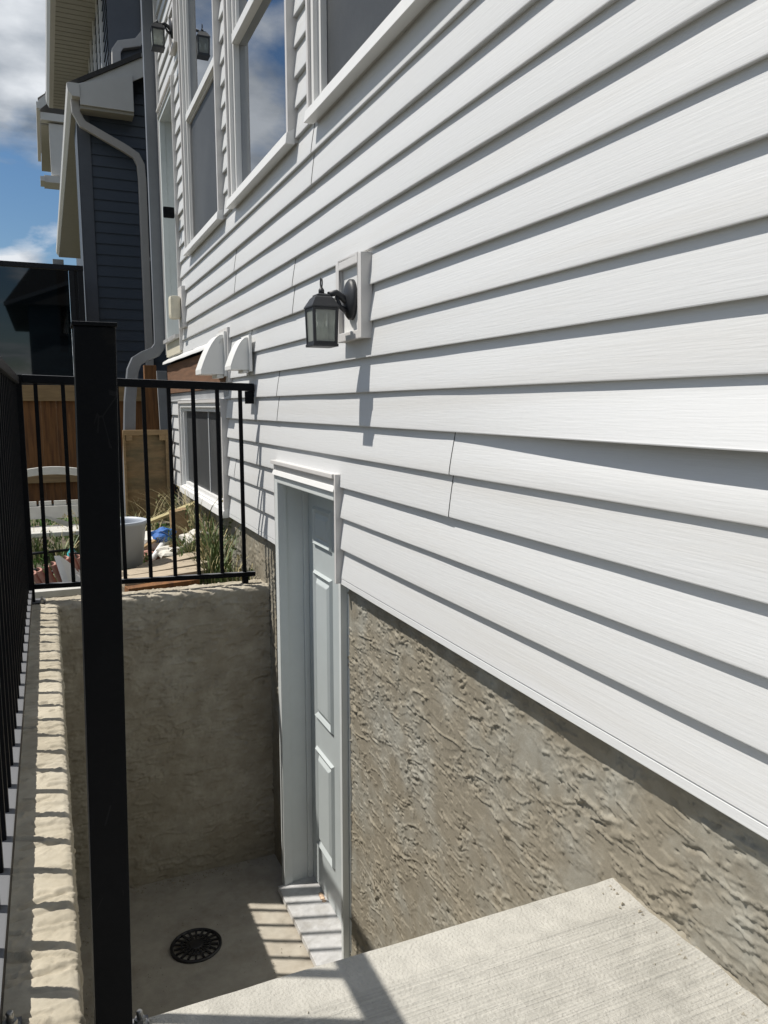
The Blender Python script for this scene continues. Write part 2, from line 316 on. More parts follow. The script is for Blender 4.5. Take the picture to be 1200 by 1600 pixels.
def trowel(nu, nv, du, dv, seed, dens=420, amp=1.0, vert=0.12, ang0=0.0, lmul=1.0, fleck=1.0, cracks=0):
    """height field of trowelled parging: flat smears with crisp ragged edges, torn flecks and pits"""
    r = np.random.RandomState(seed); H = np.zeros((nu, nv)); U = np.arange(nu)*du; V = np.arange(nv)*dv
    A = nu*du*nv*dv
    gu, gv = np.meshgrid(U, V, indexing='ij')
    rag = (fbm(gu*60+seed, gv*60+3.7*seed, 3)-0.45)*1.5 + (fbm(gu*18+3*seed, gv*18+seed, 2)-0.38)*1.2
    for k in range(int(A*dens)):
        cu, cv = r.rand()*nu*du, r.rand()*nv*dv
        Ls = (0.04+0.15*r.rand()**1.6)*lmul; Ws = 0.014+0.045*r.rand()
        an = ang0+r.randn()*0.22
        if r.rand() < vert: an += 1.45
        R = Ls*1.8
        i0, i1 = max(0, int((cu-R)/du)), min(nu, int((cu+R)/du)+1); j0, j1 = max(0, int((cv-R)/dv)), min(nv, int((cv+R)/dv)+1)
        if i1-i0 < 2 or j1-j0 < 2: continue
        pu = gu[i0:i1, j0:j1]-cu; pv = gv[i0:i1, j0:j1]-cv
        a = pu*math.cos(an)+pv*math.sin(an); b = -pu*math.sin(an)+pv*math.cos(an)
        b = b+0.25*a*a/Ls*(r.rand()-0.5)*2
        q = (a/Ls)**2+(b/Ws)**2+rag[i0:i1, j0:j1]*0.8
        lev = 0.0010+r.rand()**2.0*0.0022
        sub = H[i0:i1, j0:j1]
        m = np.clip((1.0-q)*9.0, 0, 1)
        lip = 0.0016*np.exp(-((q-0.86)/0.06)**2)*np.clip(-b/Ws*2+0.3, 0, 1)*(rag[i0:i1, j0:j1] > -0.1)
        new = lev+0.12*sub+a*(r.rand()-0.5)*0.006+lip
        H[i0:i1, j0:j1] = sub*(1-m)+new*m
    ca, sa = math.cos(ang0), math.sin(ang0)
    p, t = gu*ca+gv*sa, -gu*sa+gv*ca
    p = p/lmul
    wv = (fbm(p*5, t*5+seed, 2)-0.37)*0.10
    fine = (fbm(gu*70+seed, gv*70, 3)-0.44)
    # trowel laps: slow ramps that end in a crisp ragged drop, mostly along the stroke
    for (fu, fv, lv, hgt, sd_) in ((3.2, 12.0, 5.0, 0.0060, 0.0), (5.0, 20.0, 4.0, 0.0052, 31.0), (10.0, 6.0, 3.5, 0.0040, 57.0)):
        f0 = fbm(p*fu+seed+sd_, (t+wv)*fv+seed*0.7+sd_, 3)*lv+fine*0.45
        saw = f0-np.floor(f0)
        drop = np.clip((saw-0.70)/0.28, 0, 1)**2.0*np.clip((1-saw)/0.03, 0, 1)
        brk = np.clip((fbm(p*9+sd_, t*24+seed+sd_, 3)-0.47)*16, 0, 1)
        H += hgt*drop*brk*fleck
    f3 = fbm(p*4.5+seed*3.1, (t+wv)*15+seed*1.9, 2)+fine*0.05      # worm-like ridges squeezed out beside the trowel
    brk3 = np.clip((fbm(p*8+71, t*20+seed+71, 3)-0.46)*14, 0, 1)
    H += fleck*0.0052*np.exp(-((f3-0.40)/0.020)**2)*brk3
    zone = np.clip((fbm(p*7+2*seed, t*9+seed, 3)-0.28)*4, 0, 1)
    f1 = fbm(p*24+seed*1.3, (t+wv)*60+seed, 4)
    H += fleck*0.0030*np.clip((f1-0.63)*40, 0, 1)*zone             # torn raised flecks
    f2 = fbm(p*34+seed*2.1+40, (t+wv)*70+seed, 4)
    H -= fleck*0.0050*np.clip((f2-0.615)*40, 0, 1)*zone            # pits
    H += (fbm(gu*120, gv*120, 2)-0.37)*0.0006
    for k in range(cracks):                                        # trowel drag lines right across
        c0 = r.rand()*nu*du; sl = r.uniform(-0.55, 0.15); w = 0.0026+0.0022*r.rand(); dp = 0.006+0.007*r.rand()
        a0 = r.uniform(0.27, 0.42); a1 = a0+r.uniform(0.05, 0.20)
        i0, i1 = max(0, int((c0-0.2)/du)), min(nu, int((c0+0.2)/du))
        if i1-i0 < 3: continue
        su, sv = gu[i0:i1], gv[i0:i1]
        dd = su-(c0+sl*(sv-0.38)+(fbm(sv*14+k, sv*0+k*1.7, 3)-0.44)*0.03)
        on = (sv > a0)*(sv < a1)
        H[i0:i1] += on*(-dp*np.exp(-(dd/w)**2)+0.6*dp*np.exp(-((dd-2.6*w)/(1.6*w))**2))
    return H*amp
def sheet(name, P, m, parent=None, skirt=None, **kw):
    """grid sheet from point array P[nu,nv,3]; skirt = vector by which the rim is folded back"""
    nu, nv, _ = P.shape; idx = np.arange(nu*nv).reshape(nu, nv)
    q = np.stack([idx[:-1,:-1], idx[1:,:-1], idx[1:,1:], idx[:-1,1:]], -1).reshape(-1, 4)
    V = P.reshape(-1, 3)
    if skirt is not None:
        rim = np.concatenate([idx[:, 0], idx[-1, 1:], idx[::-1, -1][1:], idx[0, ::-1][1:-1]])
        n0 = len(V); V = np.concatenate([V, V[rim]+np.array(skirt)]); n = len(rim); k = np.arange(n)
        q = np.concatenate([q, np.stack([rim, n0+k, n0+(k+1) % n, rim[(k+1) % n]], -1)])
    org = ORG[parent.name] if parent is not None else Vector((0,0,0))
    V = V-np.array(org)
    me = bpy.data.meshes.new(name); me.vertices.add(len(V)); me.vertices.foreach_set('co', V.astype(np.float32).ravel())
    me.loops.add(len(q)*4); me.loops.foreach_set('vertex_index', q.astype(np.int32).ravel())
    me.polygons.add(len(q)); me.polygons.foreach_set('loop_start', (np.arange(len(q))*4).astype(np.int32))
    me.polygons.foreach_set('loop_total', np.full(len(q), 4, np.int32)); me.polygons.foreach_set('use_smooth', np.ones(len(q), bool))
    me.update(calc_edges=True); me.validate(); me.materials.append(m)
    o = bpy.data.objects.new(name, me); COL.objects.link(o)
    if parent is not None: o.parent = parent
    ORG[o.name] = org
    return tag(o, **kw)

# ================================================================ SETTING
# ground with a hole where the stair well is dug
g = MB(); GZ = -1.02
def quad(mb, x0, x1, y0, y1, z): mb.add([(x0,y0,z),(x1,y0,z),(x1,y1,z),(x0,y1,z)], [(0,1,2,3)])
BX = [-1200, -0.19, 1.32, 1200]; BY = [-1200, 0.0, 4.12, 1200]
for i in range(3):
    for j in range(3):
        if i == 1 and j == 1: continue
        quad(g, BX[i], BX[i+1], BY[j], BY[j+1], GZ)
g.build('ground', M_SOIL, kind='structure')
MB().box(-1.5, -0.150, -3, 4.3, -1.10, -0.985).build('path', M_PATH, bevel=0.006, kind='structure')
# well floor: slight dish towards the drain
DR = (0.503, 3.36)
nu, nv = 90, 130
gu, gv = np.meshgrid(np.linspace(-0.05, 1.12, nu), np.linspace(2.4, 4.0, nv), indexing='ij')
zz = -2.47+(fbm(gu*6, gv*6, 4)-0.45)*0.006+(fbm(gu*40, gv*18, 3)-0.45)*0.0025
rr = np.sqrt((gu-DR[0])**2+(gv-DR[1])**2)
zz -= 0.008*np.clip(1-rr/0.3, 0, 1)
sheet('floor', np.stack([gu, gv, zz], -1), M_FLOOR, skirt=(0, 0, -0.12), kind='structure')

# landing + stairs
st = empty('concrete_stairs', (0.5, 1.0, -0.98), 'pale broom-finished concrete landing with stairs going down to the basement door', 'stairs')
nu, nv = 150, 150
xs = np.linspace(-0.012, 1.042, nu)
ys = np.concatenate([np.linspace(-0.6, 1.188, nv-10), 1.2-0.012*(1-np.sin(np.linspace(0.2, math.pi/2, 6))), [1.2]*4])
zp = np.concatenate([np.zeros(nv-10), -0.012*(1-np.cos(np.linspace(0.2, math.pi/2, 6))), [-0.03, -0.07, -0.12, -0.186]])
gx, gy = np.meshgrid(xs, ys, indexing='ij')
gz = -0.98+zp[None, :]+(fbm(gx*5, gy*5, 3)-0.44)*0.004+(fbm(gx*30, gy*30, 3)-0.44)*0.0012
gz -= 0.0020*np.exp(-((gy-1.105)/0.004)**2)
gz += 0.006*np.clip((gx-1.0)/0.03, 0, 1)*fbm(gx*8, gy*22, 2)
gy2 = gy+(fbm(gx*9, gy*0+3, 3)-0.44)*0.005*(gy > 1.15)
sheet('landing_slab', np.stack([gx, gy2, gz], -1), M_LANDING, st, skirt=(0, 0, -0.02))
for k in range(1, 8):
    MB().box(-0.012, 1.034, 1.2+0.22*(k-1), 1.2+0.22*k, -0.98-0.1863*(k+1)-0.3, -0.98-0.1863*k).build('step', M_LANDING, st, bevel=0.008)

# ================================================================ THE HOUSE
house = empty('house', (1.3, 3.0, -1.0), 'house with pale grey lap siding and a trowelled concrete foundation beside the stairwell', 'house')
WX = 1.0
# openings in the siding: (y0, y1, z0, z1)
BDOOR = (2.735, 3.632, -2.6, -0.252)
W1 = (4.655, 5.845, 1.085, 3.12); W2 = (3.245, 4.39, 1.085, 3.10); W3 = (1.70, 2.985, 1.085, 2.75)
BW = (4.735, 6.42, -0.668, 0.045)
KD = (6.27, 7.04, 0.44, 2.45)
LED = (4.62, 7.04, 0.10, 0.415)
OPEN = [BDOOR, W1, W2, W3, BW, KD, LED]
lips = [-0.675, -0.537, -0.417, -0.301, -0.184, -0.068, 0.049, 0.165, 0.281, 0.398, 0.513]
while lips[-1] < 3.9: lips.append(lips[-1]+0.1163)
YN, YF = -1.2, 7.045
SEAM = {0: [2.1-5], 1: [3.0-4.2, 5.2], 2: [-0.4, 4.55], 3: [1.862], 4: [1.862], 5: [3.585], 6: [3.585], 7: [0.2, 4.1], 8: [0.2, 4.1],
        9: [3.305], 10: [3.305], 11: [4.41], 12: [4.41], 13: [0.35, 4.5], 14: [0.35, 4.5], 13+0: [3.025], 14+0: [3.025]}
def smooth01(t): t = min(1, max(0, t)); return t*t*(3-2*t)
def siding_board(k, y0, y1, cut, starter):
    """one exposed course of lap siding between two joints; cut = z intervals removed over y ranges"""
    z0 = lips[k]; p = lips[k+1]-z0; d = 0.0152 if k % 2 else 0.0192
    T = [0.045, 0.12, 0.25, 0.4, 0.55, 0.7, 0.85, 1.0, 1.05]
    mb = MB()
    breaks = sorted({y0, y1, *[b for o in cut for b in (o[0], o[1]) if y0 < b < y1]})
    for a, b in zip(breaks[:-1], breaks[1:]):
        mid = (a+b)/2; lo, hi = z0, z0+p*1.05
        for o in cut:
            if o[0] < mid < o[1]:
                if o[2] <= lo+1e-4 and o[3] >= hi-1e-4: lo = hi
                elif o[2] <= lo: lo = max(lo, o[3])
                elif o[3] >= hi: hi = min(hi, o[2])
        if hi-lo < 0.004: continue
        n = max(1, int((b-a)/0.07)); Y = [a+(b-a)*i/n for i in range(n+1)]
        def off(y, t):
            w = 0.0030*n1(y*1.3+k*3.7, k)+0.0008*n1(y*5, k+40)
            e = 0.0022*max(0, 1-abs(y-y0)/0.10) if y0 > YN+0.01 else 0
            w -= e                                   # lapped end of a course stands proud
            if k == 5: w -= 0.021*smooth01((1.98-y)/1.25)*max(0, 1-t*1.15)
            if k == 4: w += 0.010*smooth01((1.98-y)/0.9)*smooth01((t-0.25)/0.7)
            return w
        zw = [0.0012*n1(y*0.9, k+90) for y in Y]
        prof = []                                    # (x offset, z, t, group)
        lip = [(d+0.006, z0+0.004, 0), (0.0022, z0+0.0002, 0), (0.0005, z0+0.0008, 0), (0.0, z0+0.0028, 0), (0.0001, z0+p*T[0], 0.045)]
        face = [(d*(t-0.045)**1.15 if t > 0.045 else 0.0001, z0+p*t, t) for t in T]
        if starter:
            lip = [(0.022, z0+0.001, 0), (0.003, z0, 0), (0.0, z0+0.003, 0), (0.0015, z0+0.0205, 0), (0.0032, z0+0.0225, 0), (0.0005, z0+0.0255, 0.16)]
            face = [(d*max(0, t-0.16)**1.1+0.0005, z0+p*t, t) for t in (0.185, 0.3, 0.45, 0.6, 0.75, 0.9, 1.0, 1.05)]
        for grp, smf in ((lip, False), (face, True)):
            pts = []
            for i, (xo, z, t) in enumerate(grp): pts.append((xo, min(max(z, lo), hi), t))
            rows = [[(WX+xo+off(y, t), y, z+(zw[j] if lo < z < hi else 0)) for j, y in enumerate(Y)] for xo, z, t in pts]
            vs = [q for r in rows for q in r]; m = len(Y)
            fs = []
            for i in range(len(rows)-1):
                if pts[i+1][1]-pts[i][1] < 1e-6 and pts[i][1] in (lo, hi) and not (grp is lip and lo == z0): continue
                for j in range(m-1): fs.append((i*m+j, i*m+j+1, (i+1)*m+j+1, (i+1)*m+j))
            mb.add(vs, fs, smf)
    if mb.f: mb.build('siding_board', M_SIDING, house)
for k in range(len(lips)-1):
    zl, zh = lips[k], lips[k+1]
    cuts = [o for o in OPEN if o[2] < zh and o[3] > zl]
    cuts = [(o[0], o[1], o[2], o[3]) for o in cuts]
    full = [o for o in cuts if o[2] <= zl+0.001 and o[3] >= zh+0.005]
    ends = [YN]+[s_ for s_ in SEAM.get(k, [((k//2)*2.77) % 3.4-0.3]) if s_ > YN]+[YF]
    ends = sorted(ends)
    for a, b in zip(ends[:-1], ends[1:]):
        segs = [(a, b)]
        for o in full:
            segs = [s2 for s in segs for s2 in ((s[0], min(s[1], o[0])), (max(s[0], o[1]), s[1])) if s2[1]-s2[0] > 0.004]
        for s in segs: siding_board(k, s[0], s[1], [o for o in cuts if o not in full], k == 0)
# body behind the cladding
MB().box(1.30, 9.0, -5.0, 7.0, -1.0, 4.0).build('wall', M_DARK, house)
MB().box(1.018, 1.32, YF, YF+0.02, -0.68, 4.0).build('corner_trim', M_NTRIM, house)
MB().box(0.985, 1.03, YF-0.012, YF+0.05, 0.45, 4.0).build('corner_trim', M_TRIM2, house, bevel=0.002)
rf = MB(); rf.hexa([(0.55,-5.2,3.9),(9,-5.2,3.9),(9,7.2,3.9),(0.55,7.2,3.9),(0.55,-5.2,4.05),(9,-5.2,8.0),(9,7.2,8.0),(0.55,7.2,4.05)])
rf.build('roof', M_DKROOF, house)
# foundation parging, real relief
def parge_wall(y0, y1, z0, z1, st_, seed, x=1.039, **kw):
    nu = int((y1-y0)/st_); nv = int((z1-z0)/st_)
    H = trowel(nu, nv, (y1-y0)/nu, (z1-z0)/nv, seed, **kw)
    gu, gv = np.meshgrid(np.linspace(y0, y1, nu), np.linspace(z0, z1, nv), indexing='ij')
    return np.stack([x-H+(fbm(gu*1.5, gv*1.5, 2)-0.4)*0.012, gu, gv], -1)
def parge_at(P0, name='foundation'): sheet(name, P0, M_PARGE, house, skirt=(0.3, 0, 0))
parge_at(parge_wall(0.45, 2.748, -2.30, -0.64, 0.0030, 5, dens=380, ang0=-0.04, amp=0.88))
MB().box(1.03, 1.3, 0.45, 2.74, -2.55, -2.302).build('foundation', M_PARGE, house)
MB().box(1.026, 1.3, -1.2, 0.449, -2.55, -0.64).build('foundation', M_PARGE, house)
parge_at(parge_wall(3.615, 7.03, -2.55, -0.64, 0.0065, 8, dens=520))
# ---- windows
def window(o, mull=None, lower_screen=False, screen=False, pane_x=1.035, inner=True, name='window', vert=None):
    y0, y1, z0, z1 = o
    tr = MB(); frame_yz(tr, y0-0.004, y1+0.004, z0-0.004, z1+0.004, 0.022, 0.972, 1.02)
    w = tr.build(name, M_TRIM2, house, bevel=0.002)
    f = MB(); frame_yz(f, y0+0.0185, y1-0.0185, z0+0.0185, z1-0.0185, 0.03, 0.984, 1.06)
    f.build('frame', M_TRIM, w, bevel=0.002)
    f = MB(); frame_yz(f, y0+0.049, y1-0.049, z0+0.049, z1-0.049, 0.028, 1.004, 1.09)
    f.build('sash', M_TRIM, w, bevel=0.0015)
    f = MB(); f.hexa([(0.960, y0-0.007, z0-0.012), (1.0, y0-0.007, z0-0.012), (1.0, y1+0.007, z0-0.012), (0.960, y1+0.007, z0-0.012),
                      (0.966, y0-0.007, z0+0.03), (1.0, y0-0.007, z0+0.05), (1.0, y1+0.007, z0+0.05), (0.966, y1+0.007, z0+0.03)])
    f.build('sill', M_TRIM, w, bevel=0.002)
    a, b, c, d = y0+0.076, y1-0.076, z0+0.076, z1-0.076
    def pane(za, zb, scr):
        if scr: MB().box(1.028, 1.031, a, b, za, zb).build('insect_screen', M_SCREEN, w)
        else: MB().box(pane_x, pane_x+0.006, a, b, za, zb).build('pane', M_PANE, w)
    if mull:
        m_ = MB().box(0.996, 1.06, a, b, mull-0.022, mull+0.024); m_.build('mullion', M_TRIM, w, bevel=0.002)
        f = MB(); frame_yz(f, a+0.001, b-0.001, mull+0.025, d-0.001, 0.022, 1.018, 1.06); f.build('sash', M_TRIM, w, bevel=0.0015)
        pane(c, mull-0.022, lower_screen); pane(mull+0.024, d, False)
        if lower_screen:
            f = MB(); frame_yz(f, a+0.001, b-0.001, c+0.001, mull-0.023, 0.016, 1.018, 1.05); f.build('screen_frame', M_TRIM2, w, bevel=0.001)
    else:
        pane(c, d, screen)
    if vert:
        MB().box(1.0225, 1.0275, vert-0.014, vert+0.014, c, d).build('mullion', M_GREYBOARD, w, bevel=0.001)
    return w
tag(window(W1, mull=1.985, lower_screen=True), 'tall window beside the upper lantern, lower half behind an insect screen')
tag(window(W2, mull=1.91), 'tall window reflecting blue sky and clouds')
tag(window(W3, screen=True), 'wide window cut by the top edge, behind an insect screen')
tag(window(BW, screen=True, vert=5.42), 'low basement window behind the railing')

# ---- doors
def door(o, zsill, dx, name, six=True):
    y0, y1, z0, z1 = o
    j = MB()                                          # J-channel at head and near side, proud of the siding
    zb = max(z0, -0.672)
    j.box(0.982, 1.03, y0, y0+0.016, zb, z1); j.box(0.974, 1.03, y0+0.0165, y1, z1-0.017, z1)
    j.box(0.990, 1.03, y1-0.006, y1, zb, z1-0.0175)
    d = j.build(name, M_TRIM2, house, bevel=0.0025)
    h = MB(); h.box(0.990, 1.03, y0+0.017, y1-0.007, z1-0.047, z1-0.018); h.build('recessed_head_flashing', M_TRIM2, d)
    h = MB(); h.hexa([(0.978, y0+0.0175, z1-0.068), (1.03, y0+0.0175, z1-0.068), (1.03, y1-0.008, z1-0.068), (0.978, y1-0.008, z1-0.068),
                      (0.986, y0+0.0175, z1-0.047), (1.03, y0+0.0175, z1-0.040), (1.03, y1-0.008, z1-0.040), (0.986, y1-0.008, z1-0.047)])
    h.build('drip_cap', M_TRIM, d, bevel=0.002)
    bm_ = MB()
    for (a, b, xf) in ((y0+0.0175, y0+0.042, 1.006), (y1-0.060, y1-0.0075, 0.990)):
        bm_.box(xf, 1.034, a, b, zsill-0.03, z1-0.0685)
    bm_.box(0.990, 1.034, y0+0.0425, y1-0.0605, z1-0.105, z1-0.0685)
    bm_.build('brick_mould', M_FRAMEPAINT, d, bevel=0.004)
    jm = MB()
    ya, yb, zt = y0+0.034, y1-0.052, z1-0.098
    jm.box(1.0345, dx+0.06, yb, yb+0.03, zsill-0.02, zt+0.03); jm.box(1.0345, dx+0.06, ya-0.03, ya, zsill-0.02, zt+0.03)
    jm.box(1.0345, dx+0.06, ya+0.0005, yb-0.0005, zt, zt+0.03)
    jm.box(dx-0.03, dx-0.004, yb-0.012, yb-0.0005, zsill, zt-0.001); jm.box(dx-0.03, dx-0.004, ya+0.0005, ya+0.012, zsill, zt-0.001)
    jm.build('jamb', M_FRAMEPAINT, d, bevel=0.0015)
    MB().box(dx-0.0035, dx+0.035, ya+0.002, yb-0.002, zsill+0.012, zt-0.002).build('door_slab', M_DOOR, d)
    cx = (ya+yb)/2; pw = (yb-ya-0.30)/2; H = zt-zsill
    for s in (-1, 1):
        pc = cx+s*(pw/2+0.05)
        for (p0, p1) in ((0.115, 0.365), (0.44, 0.795), (0.855, 0.945)):
            za, zb2 = zsill+H*p0, zsill+H*p1
            a, b = pc-pw/2, pc+pw/2
            m_ = MB(); w = 0.030; x0 = dx-0.0035
            # raised moulding ring with sloped faces then a raised field
            ring = [(0, 0.0), (0.010, -0.013), (0.020, -0.007), (0.030, -0.0005), (0.036, -0.0005), (0.052, -0.011), (0.056, -0.012)]
            loops = []
            for (ins, hgt) in ring:
                loops.append([(x0+hgt-0.0004, a+ins, za+ins), (x0+hgt-0.0004, b-ins, za+ins), (x0+hgt-0.0004, b-ins, zb2-ins), (x0+hgt-0.0004, a+ins, zb2-ins)])
            vs = [p for l in loops for p in l]; fs = []
            for i in range(len(loops)-1):
                for q in range(4): fs.append((i*4+q, i*4+(q+1) % 4, (i+1)*4+(q+1) % 4, (i+1)*4+q))
            fs.append(tuple((len(loops)-1)*4+q for q in range(4)))
            m_.add(vs, fs); m_.build('door_panel', M_DOOR, d)
    return d
bd = door(BDOOR, -2.415, 1.145, 'basement_door')
tag(bd, 'grey six-panel basement door at the bottom of the stairwell')
sl = MB(); sl.hexa([(0.955, 2.80, -2.455), (1.16, 2.80, -2.455), (1.16, 3.585, -2.455), (0.955, 3.585, -2.455),
                    (0.958, 2.80, -2.432), (1.16, 2.80, -2.412), (1.16, 3.585, -2.412), (0.958, 3.585, -2.432)])
sl.build('threshold', M_ALU, bd, bevel=0.003)
MB().box(0.972, 1.16, 2.79, 3.59, -2.50, -2.4555).build('sill_block', M_FRAMEPAINT, bd, bevel=0.003)
c_ = MB()
for i in range(4):
    yy = 3.42-0.02*i-0.012*random.random()
    c_.lathe([(0.004, 0), (0.012+0.006*random.random(), 0.001), (0.009, 0.004), (0.002, 0.006)], (1.128+0.004*random.random(), yy, -2.416), seg=7)
c_.build('sealant', M_CAULK, bd)
kd = door(KD, 0.56, 1.165, 'back_door')
tag(kd, 'pale back door above the deck ledger at the far end of the wall')
MB().box(0.955, 1.17, 6.31, 7.0, 0.535, 0.565).build('threshold', M_ALU, kd, bevel=0.003)
MB().box(0.985, 1.05, 6.285, 7.035, 0.425, 0.533).build('sill_block', M_CREAM, kd, bevel=0.003)
# deck ledger where the deck is missing
MB().box(0.985, 1.03, 4.66, 7.04, 0.115, 0.355).build('ledger_board', M_LEDGER, house, bevel=0.003)
fl = MB(); nseg = 24
P_ = []
for i in range(nseg+1):
    y = 4.62+(7.07-4.62)*i/nseg; wv = 0.012*n1(y*2.2, 3)+0.004*n1(y*7, 5)
    P_.append([(1.022, y, 0.432+wv), (0.985, y, 0.405+wv), (0.955+wv, y, 0.385+wv), (0.952+wv, y, 0.365+wv)])
vs = [p for r in P_ for p in r]; fs = [(i*4+j, i*4+j+1, (i+1)*4+j+1, (i+1)*4+j) for i in range(nseg) for j in range(3)]
fl.add(vs, fs, True); fl.build('flashing', M_TRIM, house)
MB().box(1.0, 1.03, 4.64, 7.03, 0.045, 0.112).build('sheathing_strip', M_GREYBOARD, house)
# downpipe on the far corner of the house
dp = MB().tube([(0.945, 7.12, 4.0), (0.945, 7.12, 0.62), (0.94, 7.12, 0.53), (0.90, 7.12, 0.475), (0.80, 7.10, 0.43), (0.735, 7.09, 0.39),
                (0.70, 7.08, 0.31), (0.665, 7.06, 0.05), (0.635, 7.05, -0.45), (0.62, 7.0, -1.02)], 0, rect=(0.07, 0.095))
dp.build('downpipe', M_PIPE2, house, bevel=0.012)
for z in (2.9, 1.25):
    MB().box(0.89, 1.0, 7.155, 7.162, z, z+0.03).build('pipe_strap', M_PIPE2, house)

# ================================================================ WALL FIXTURES
def lantern(base, label, group):
    bx, by, bz = base
    r = empty('wall_lantern', base, label, 'wall lamp', group)
    b = MB(); frame_yz(b, by-0.122, by+0.122, bz-0.138, bz+0.138, 0.030, bx-0.030, bx+0.012)
    blk = b.build('mounting_block', M_TRIM2, r, bevel=0.004)
    MB().box(bx-0.012, bx+0.012, by-0.0915, by+0.0915, bz-0.1075, bz+0.1075).build('block_plate', M_TRIM, blk)
    c = (bx-0.012, by, bz)
    m = MB(); m.lathe([(0.058, 0), (0.058, -0.012), (0.050, -0.020), (0.030, -0.026), (0.012, -0.030)], (0, 0, 0), axis='x', seg=28)
    m.v = [(c[0]+x, c[1]+y*0.85, c[2]+0.0+z*1.18) for x, y, z in m.v]
    m.build('backplate', M_LAMP, r)
    lc = (bx-0.125, by, bz-0.085)                        # lantern body centre
    a = MB().tube([(bx-0.03, by, bz-0.012), (bx-0.05, by, bz+0.006), (bx-0.072, by, bz+0.020), (bx-0.10, by, bz+0.012)], [0.013, 0.012, 0.011, 0.010], seg=10)
    a.tube([(bx-0.035, by, bz-0.040), (bx-0.058, by, bz-0.025), (bx-0.072, by, bz+0.010)], [0.011, 0.008, 0.006], seg=8)
    a.build('arm', M_LAMP, r)
    X, Y, Z = lc; hb, ht = 0.0375, 0.041; zb, zt = Z-0.068, Z+0.050
    cg = MB()
    for sx in (-1, 1):
        for sy in (-1, 1):
            cg.bar((X+sx*hb, Y+sy*hb, zb), (X+sx*ht, Y+sy*ht, zt), 0.009, 0.009, up=(1, 0, 0.01))
    for (s, z_, e) in ((hb, zb+0.004, 0.0), (ht, zt-0.004, 0.0)):
        for sg in (-1, 1):
            cg.box(X-s+0.005, X+s-0.005, Y+sg*s-0.0035, Y+sg*s+0.0035, z_-0.0035, z_+0.0035)
            cg.box(X+sg*s-0.0035, X+sg*s+0.0035, Y-s+0.005, Y+s-0.005, z_-0.0035, z_+0.0035)
    cg.build('cage', M_LAMP, r)
    MB().box(X-hb-0.007, X+hb+0.007, Y-hb-0.007, Y+hb+0.007, zb-0.010, zb-0.0005).build('bottom_plate', M_LAMP, r, bevel=0.002)
    rf = MB(); lv = [(ht+0.007, zt+0.0005), (ht+0.007, zt+0.005), (0.031, zt+0.034), (0.024, zt+0.040), (0.024, zt+0.044), (0.009, zt+0.050)]
    vs = [(X+sx*h, Y+sy*h, z) for h, z in lv for sx, sy in ((-1,-1),(1,-1),(1,1),(-1,1))]
    fs = [(i*4+q, i*4+(q+1) % 4, (i+1)*4+(q+1) % 4, (i+1)*4+q) for i in range(len(lv)-1) for q in range(4)]+[(3,2,1,0), tuple(range(len(vs)-4, len(vs)))]
    rf.add(vs, fs); rf.build('lamp_roof', M_LAMP, r)
    fi = MB().lathe([(0.010, 0), (0.010, 0.012), (0.005, 0.020)], (X, Y, zt+0.049), seg=12)
    fi.tube([(X, Y+0.009*math.cos(t), zt+0.084+0.017*math.sin(t)) for t in np.linspace(-math.pi/2, 1.5*math.pi, 15)], 0.0026, seg=6)
    fi.build('finial', M_LAMP, r)
    for sg in (-1, 1):
        p = MB(); p.hexa([(X-hb+0.004, Y+sg*hb-0.001, zb+0.004), (X+hb-0.004, Y+sg*hb-0.001, zb+0.004), (X+hb-0.004, Y+sg*hb+0.001, zb+0.004), (X-hb+0.004, Y+sg*hb+0.001, zb+0.004),
                          (X-ht+0.004, Y+sg*ht-0.001, zt-0.004), (X+ht-0.004, Y+sg*ht-0.001, zt-0.004), (X+ht-0.004, Y+sg*ht+0.001, zt-0.004), (X-ht+0.004, Y+sg*ht+0.001, zt-0.004)])
        p.build('glass_pane', M_LGLASS, r)
        p = MB(); p.hexa([(X+sg*hb-0.001, Y-hb+0.004, zb+0.004), (X+sg*hb+0.001, Y-hb+0.004, zb+0.004), (X+sg*hb+0.001, Y+hb-0.004, zb+0.004), (X+sg*hb-0.001, Y+hb-0.004, zb+0.004),
                          (X+sg*ht-0.001, Y-ht+0.004, zt-0.004), (X+sg*ht+0.001, Y-ht+0.004, zt-0.004), (X+sg*ht+0.001, Y+ht-0.004, zt-0.004), (X+sg*ht-0.001, Y+ht-0.004, zt-0.004)])
        p.build('glass_pane', M_LGLASS, r)
    MB().lathe([(0.016, 0.062), (0.017, 0.012), (0.014, 0.008)], (X, Y, Z), seg=16).build('socket', M_SOCKET, r)
    MB().lathe([(0.012, 0.010), (0.013, -0.002), (0.020, -0.020), (0.024, -0.036), (0.021, -0.052), (0.010, -0.060), (0.002, -0.062)], (X, Y, Z), seg=20).build('bulb', M_BULB, r)
    return r
def copy_tree(root, loc, label):
    c = root.copy(); COL.objects.link(c); c.location = loc; c['label'] = label
    for ch in root.children:
        k = ch.copy(); COL.objects.link(k); k.parent = c
        for g2 in ch.children:
            q = g2.copy(); COL.objects.link(q); q.parent = k
    return c
lan = lantern((1.0, 2.556, 0.365), 'black square lantern on a pale block right above the basement door', 'black wall lanterns on the siding')
bpy.context.view_layer.update()
copy_tree(lan, (1.0, 6.10, 2.70), 'black square lantern high up beside the back door, reflected in the window')

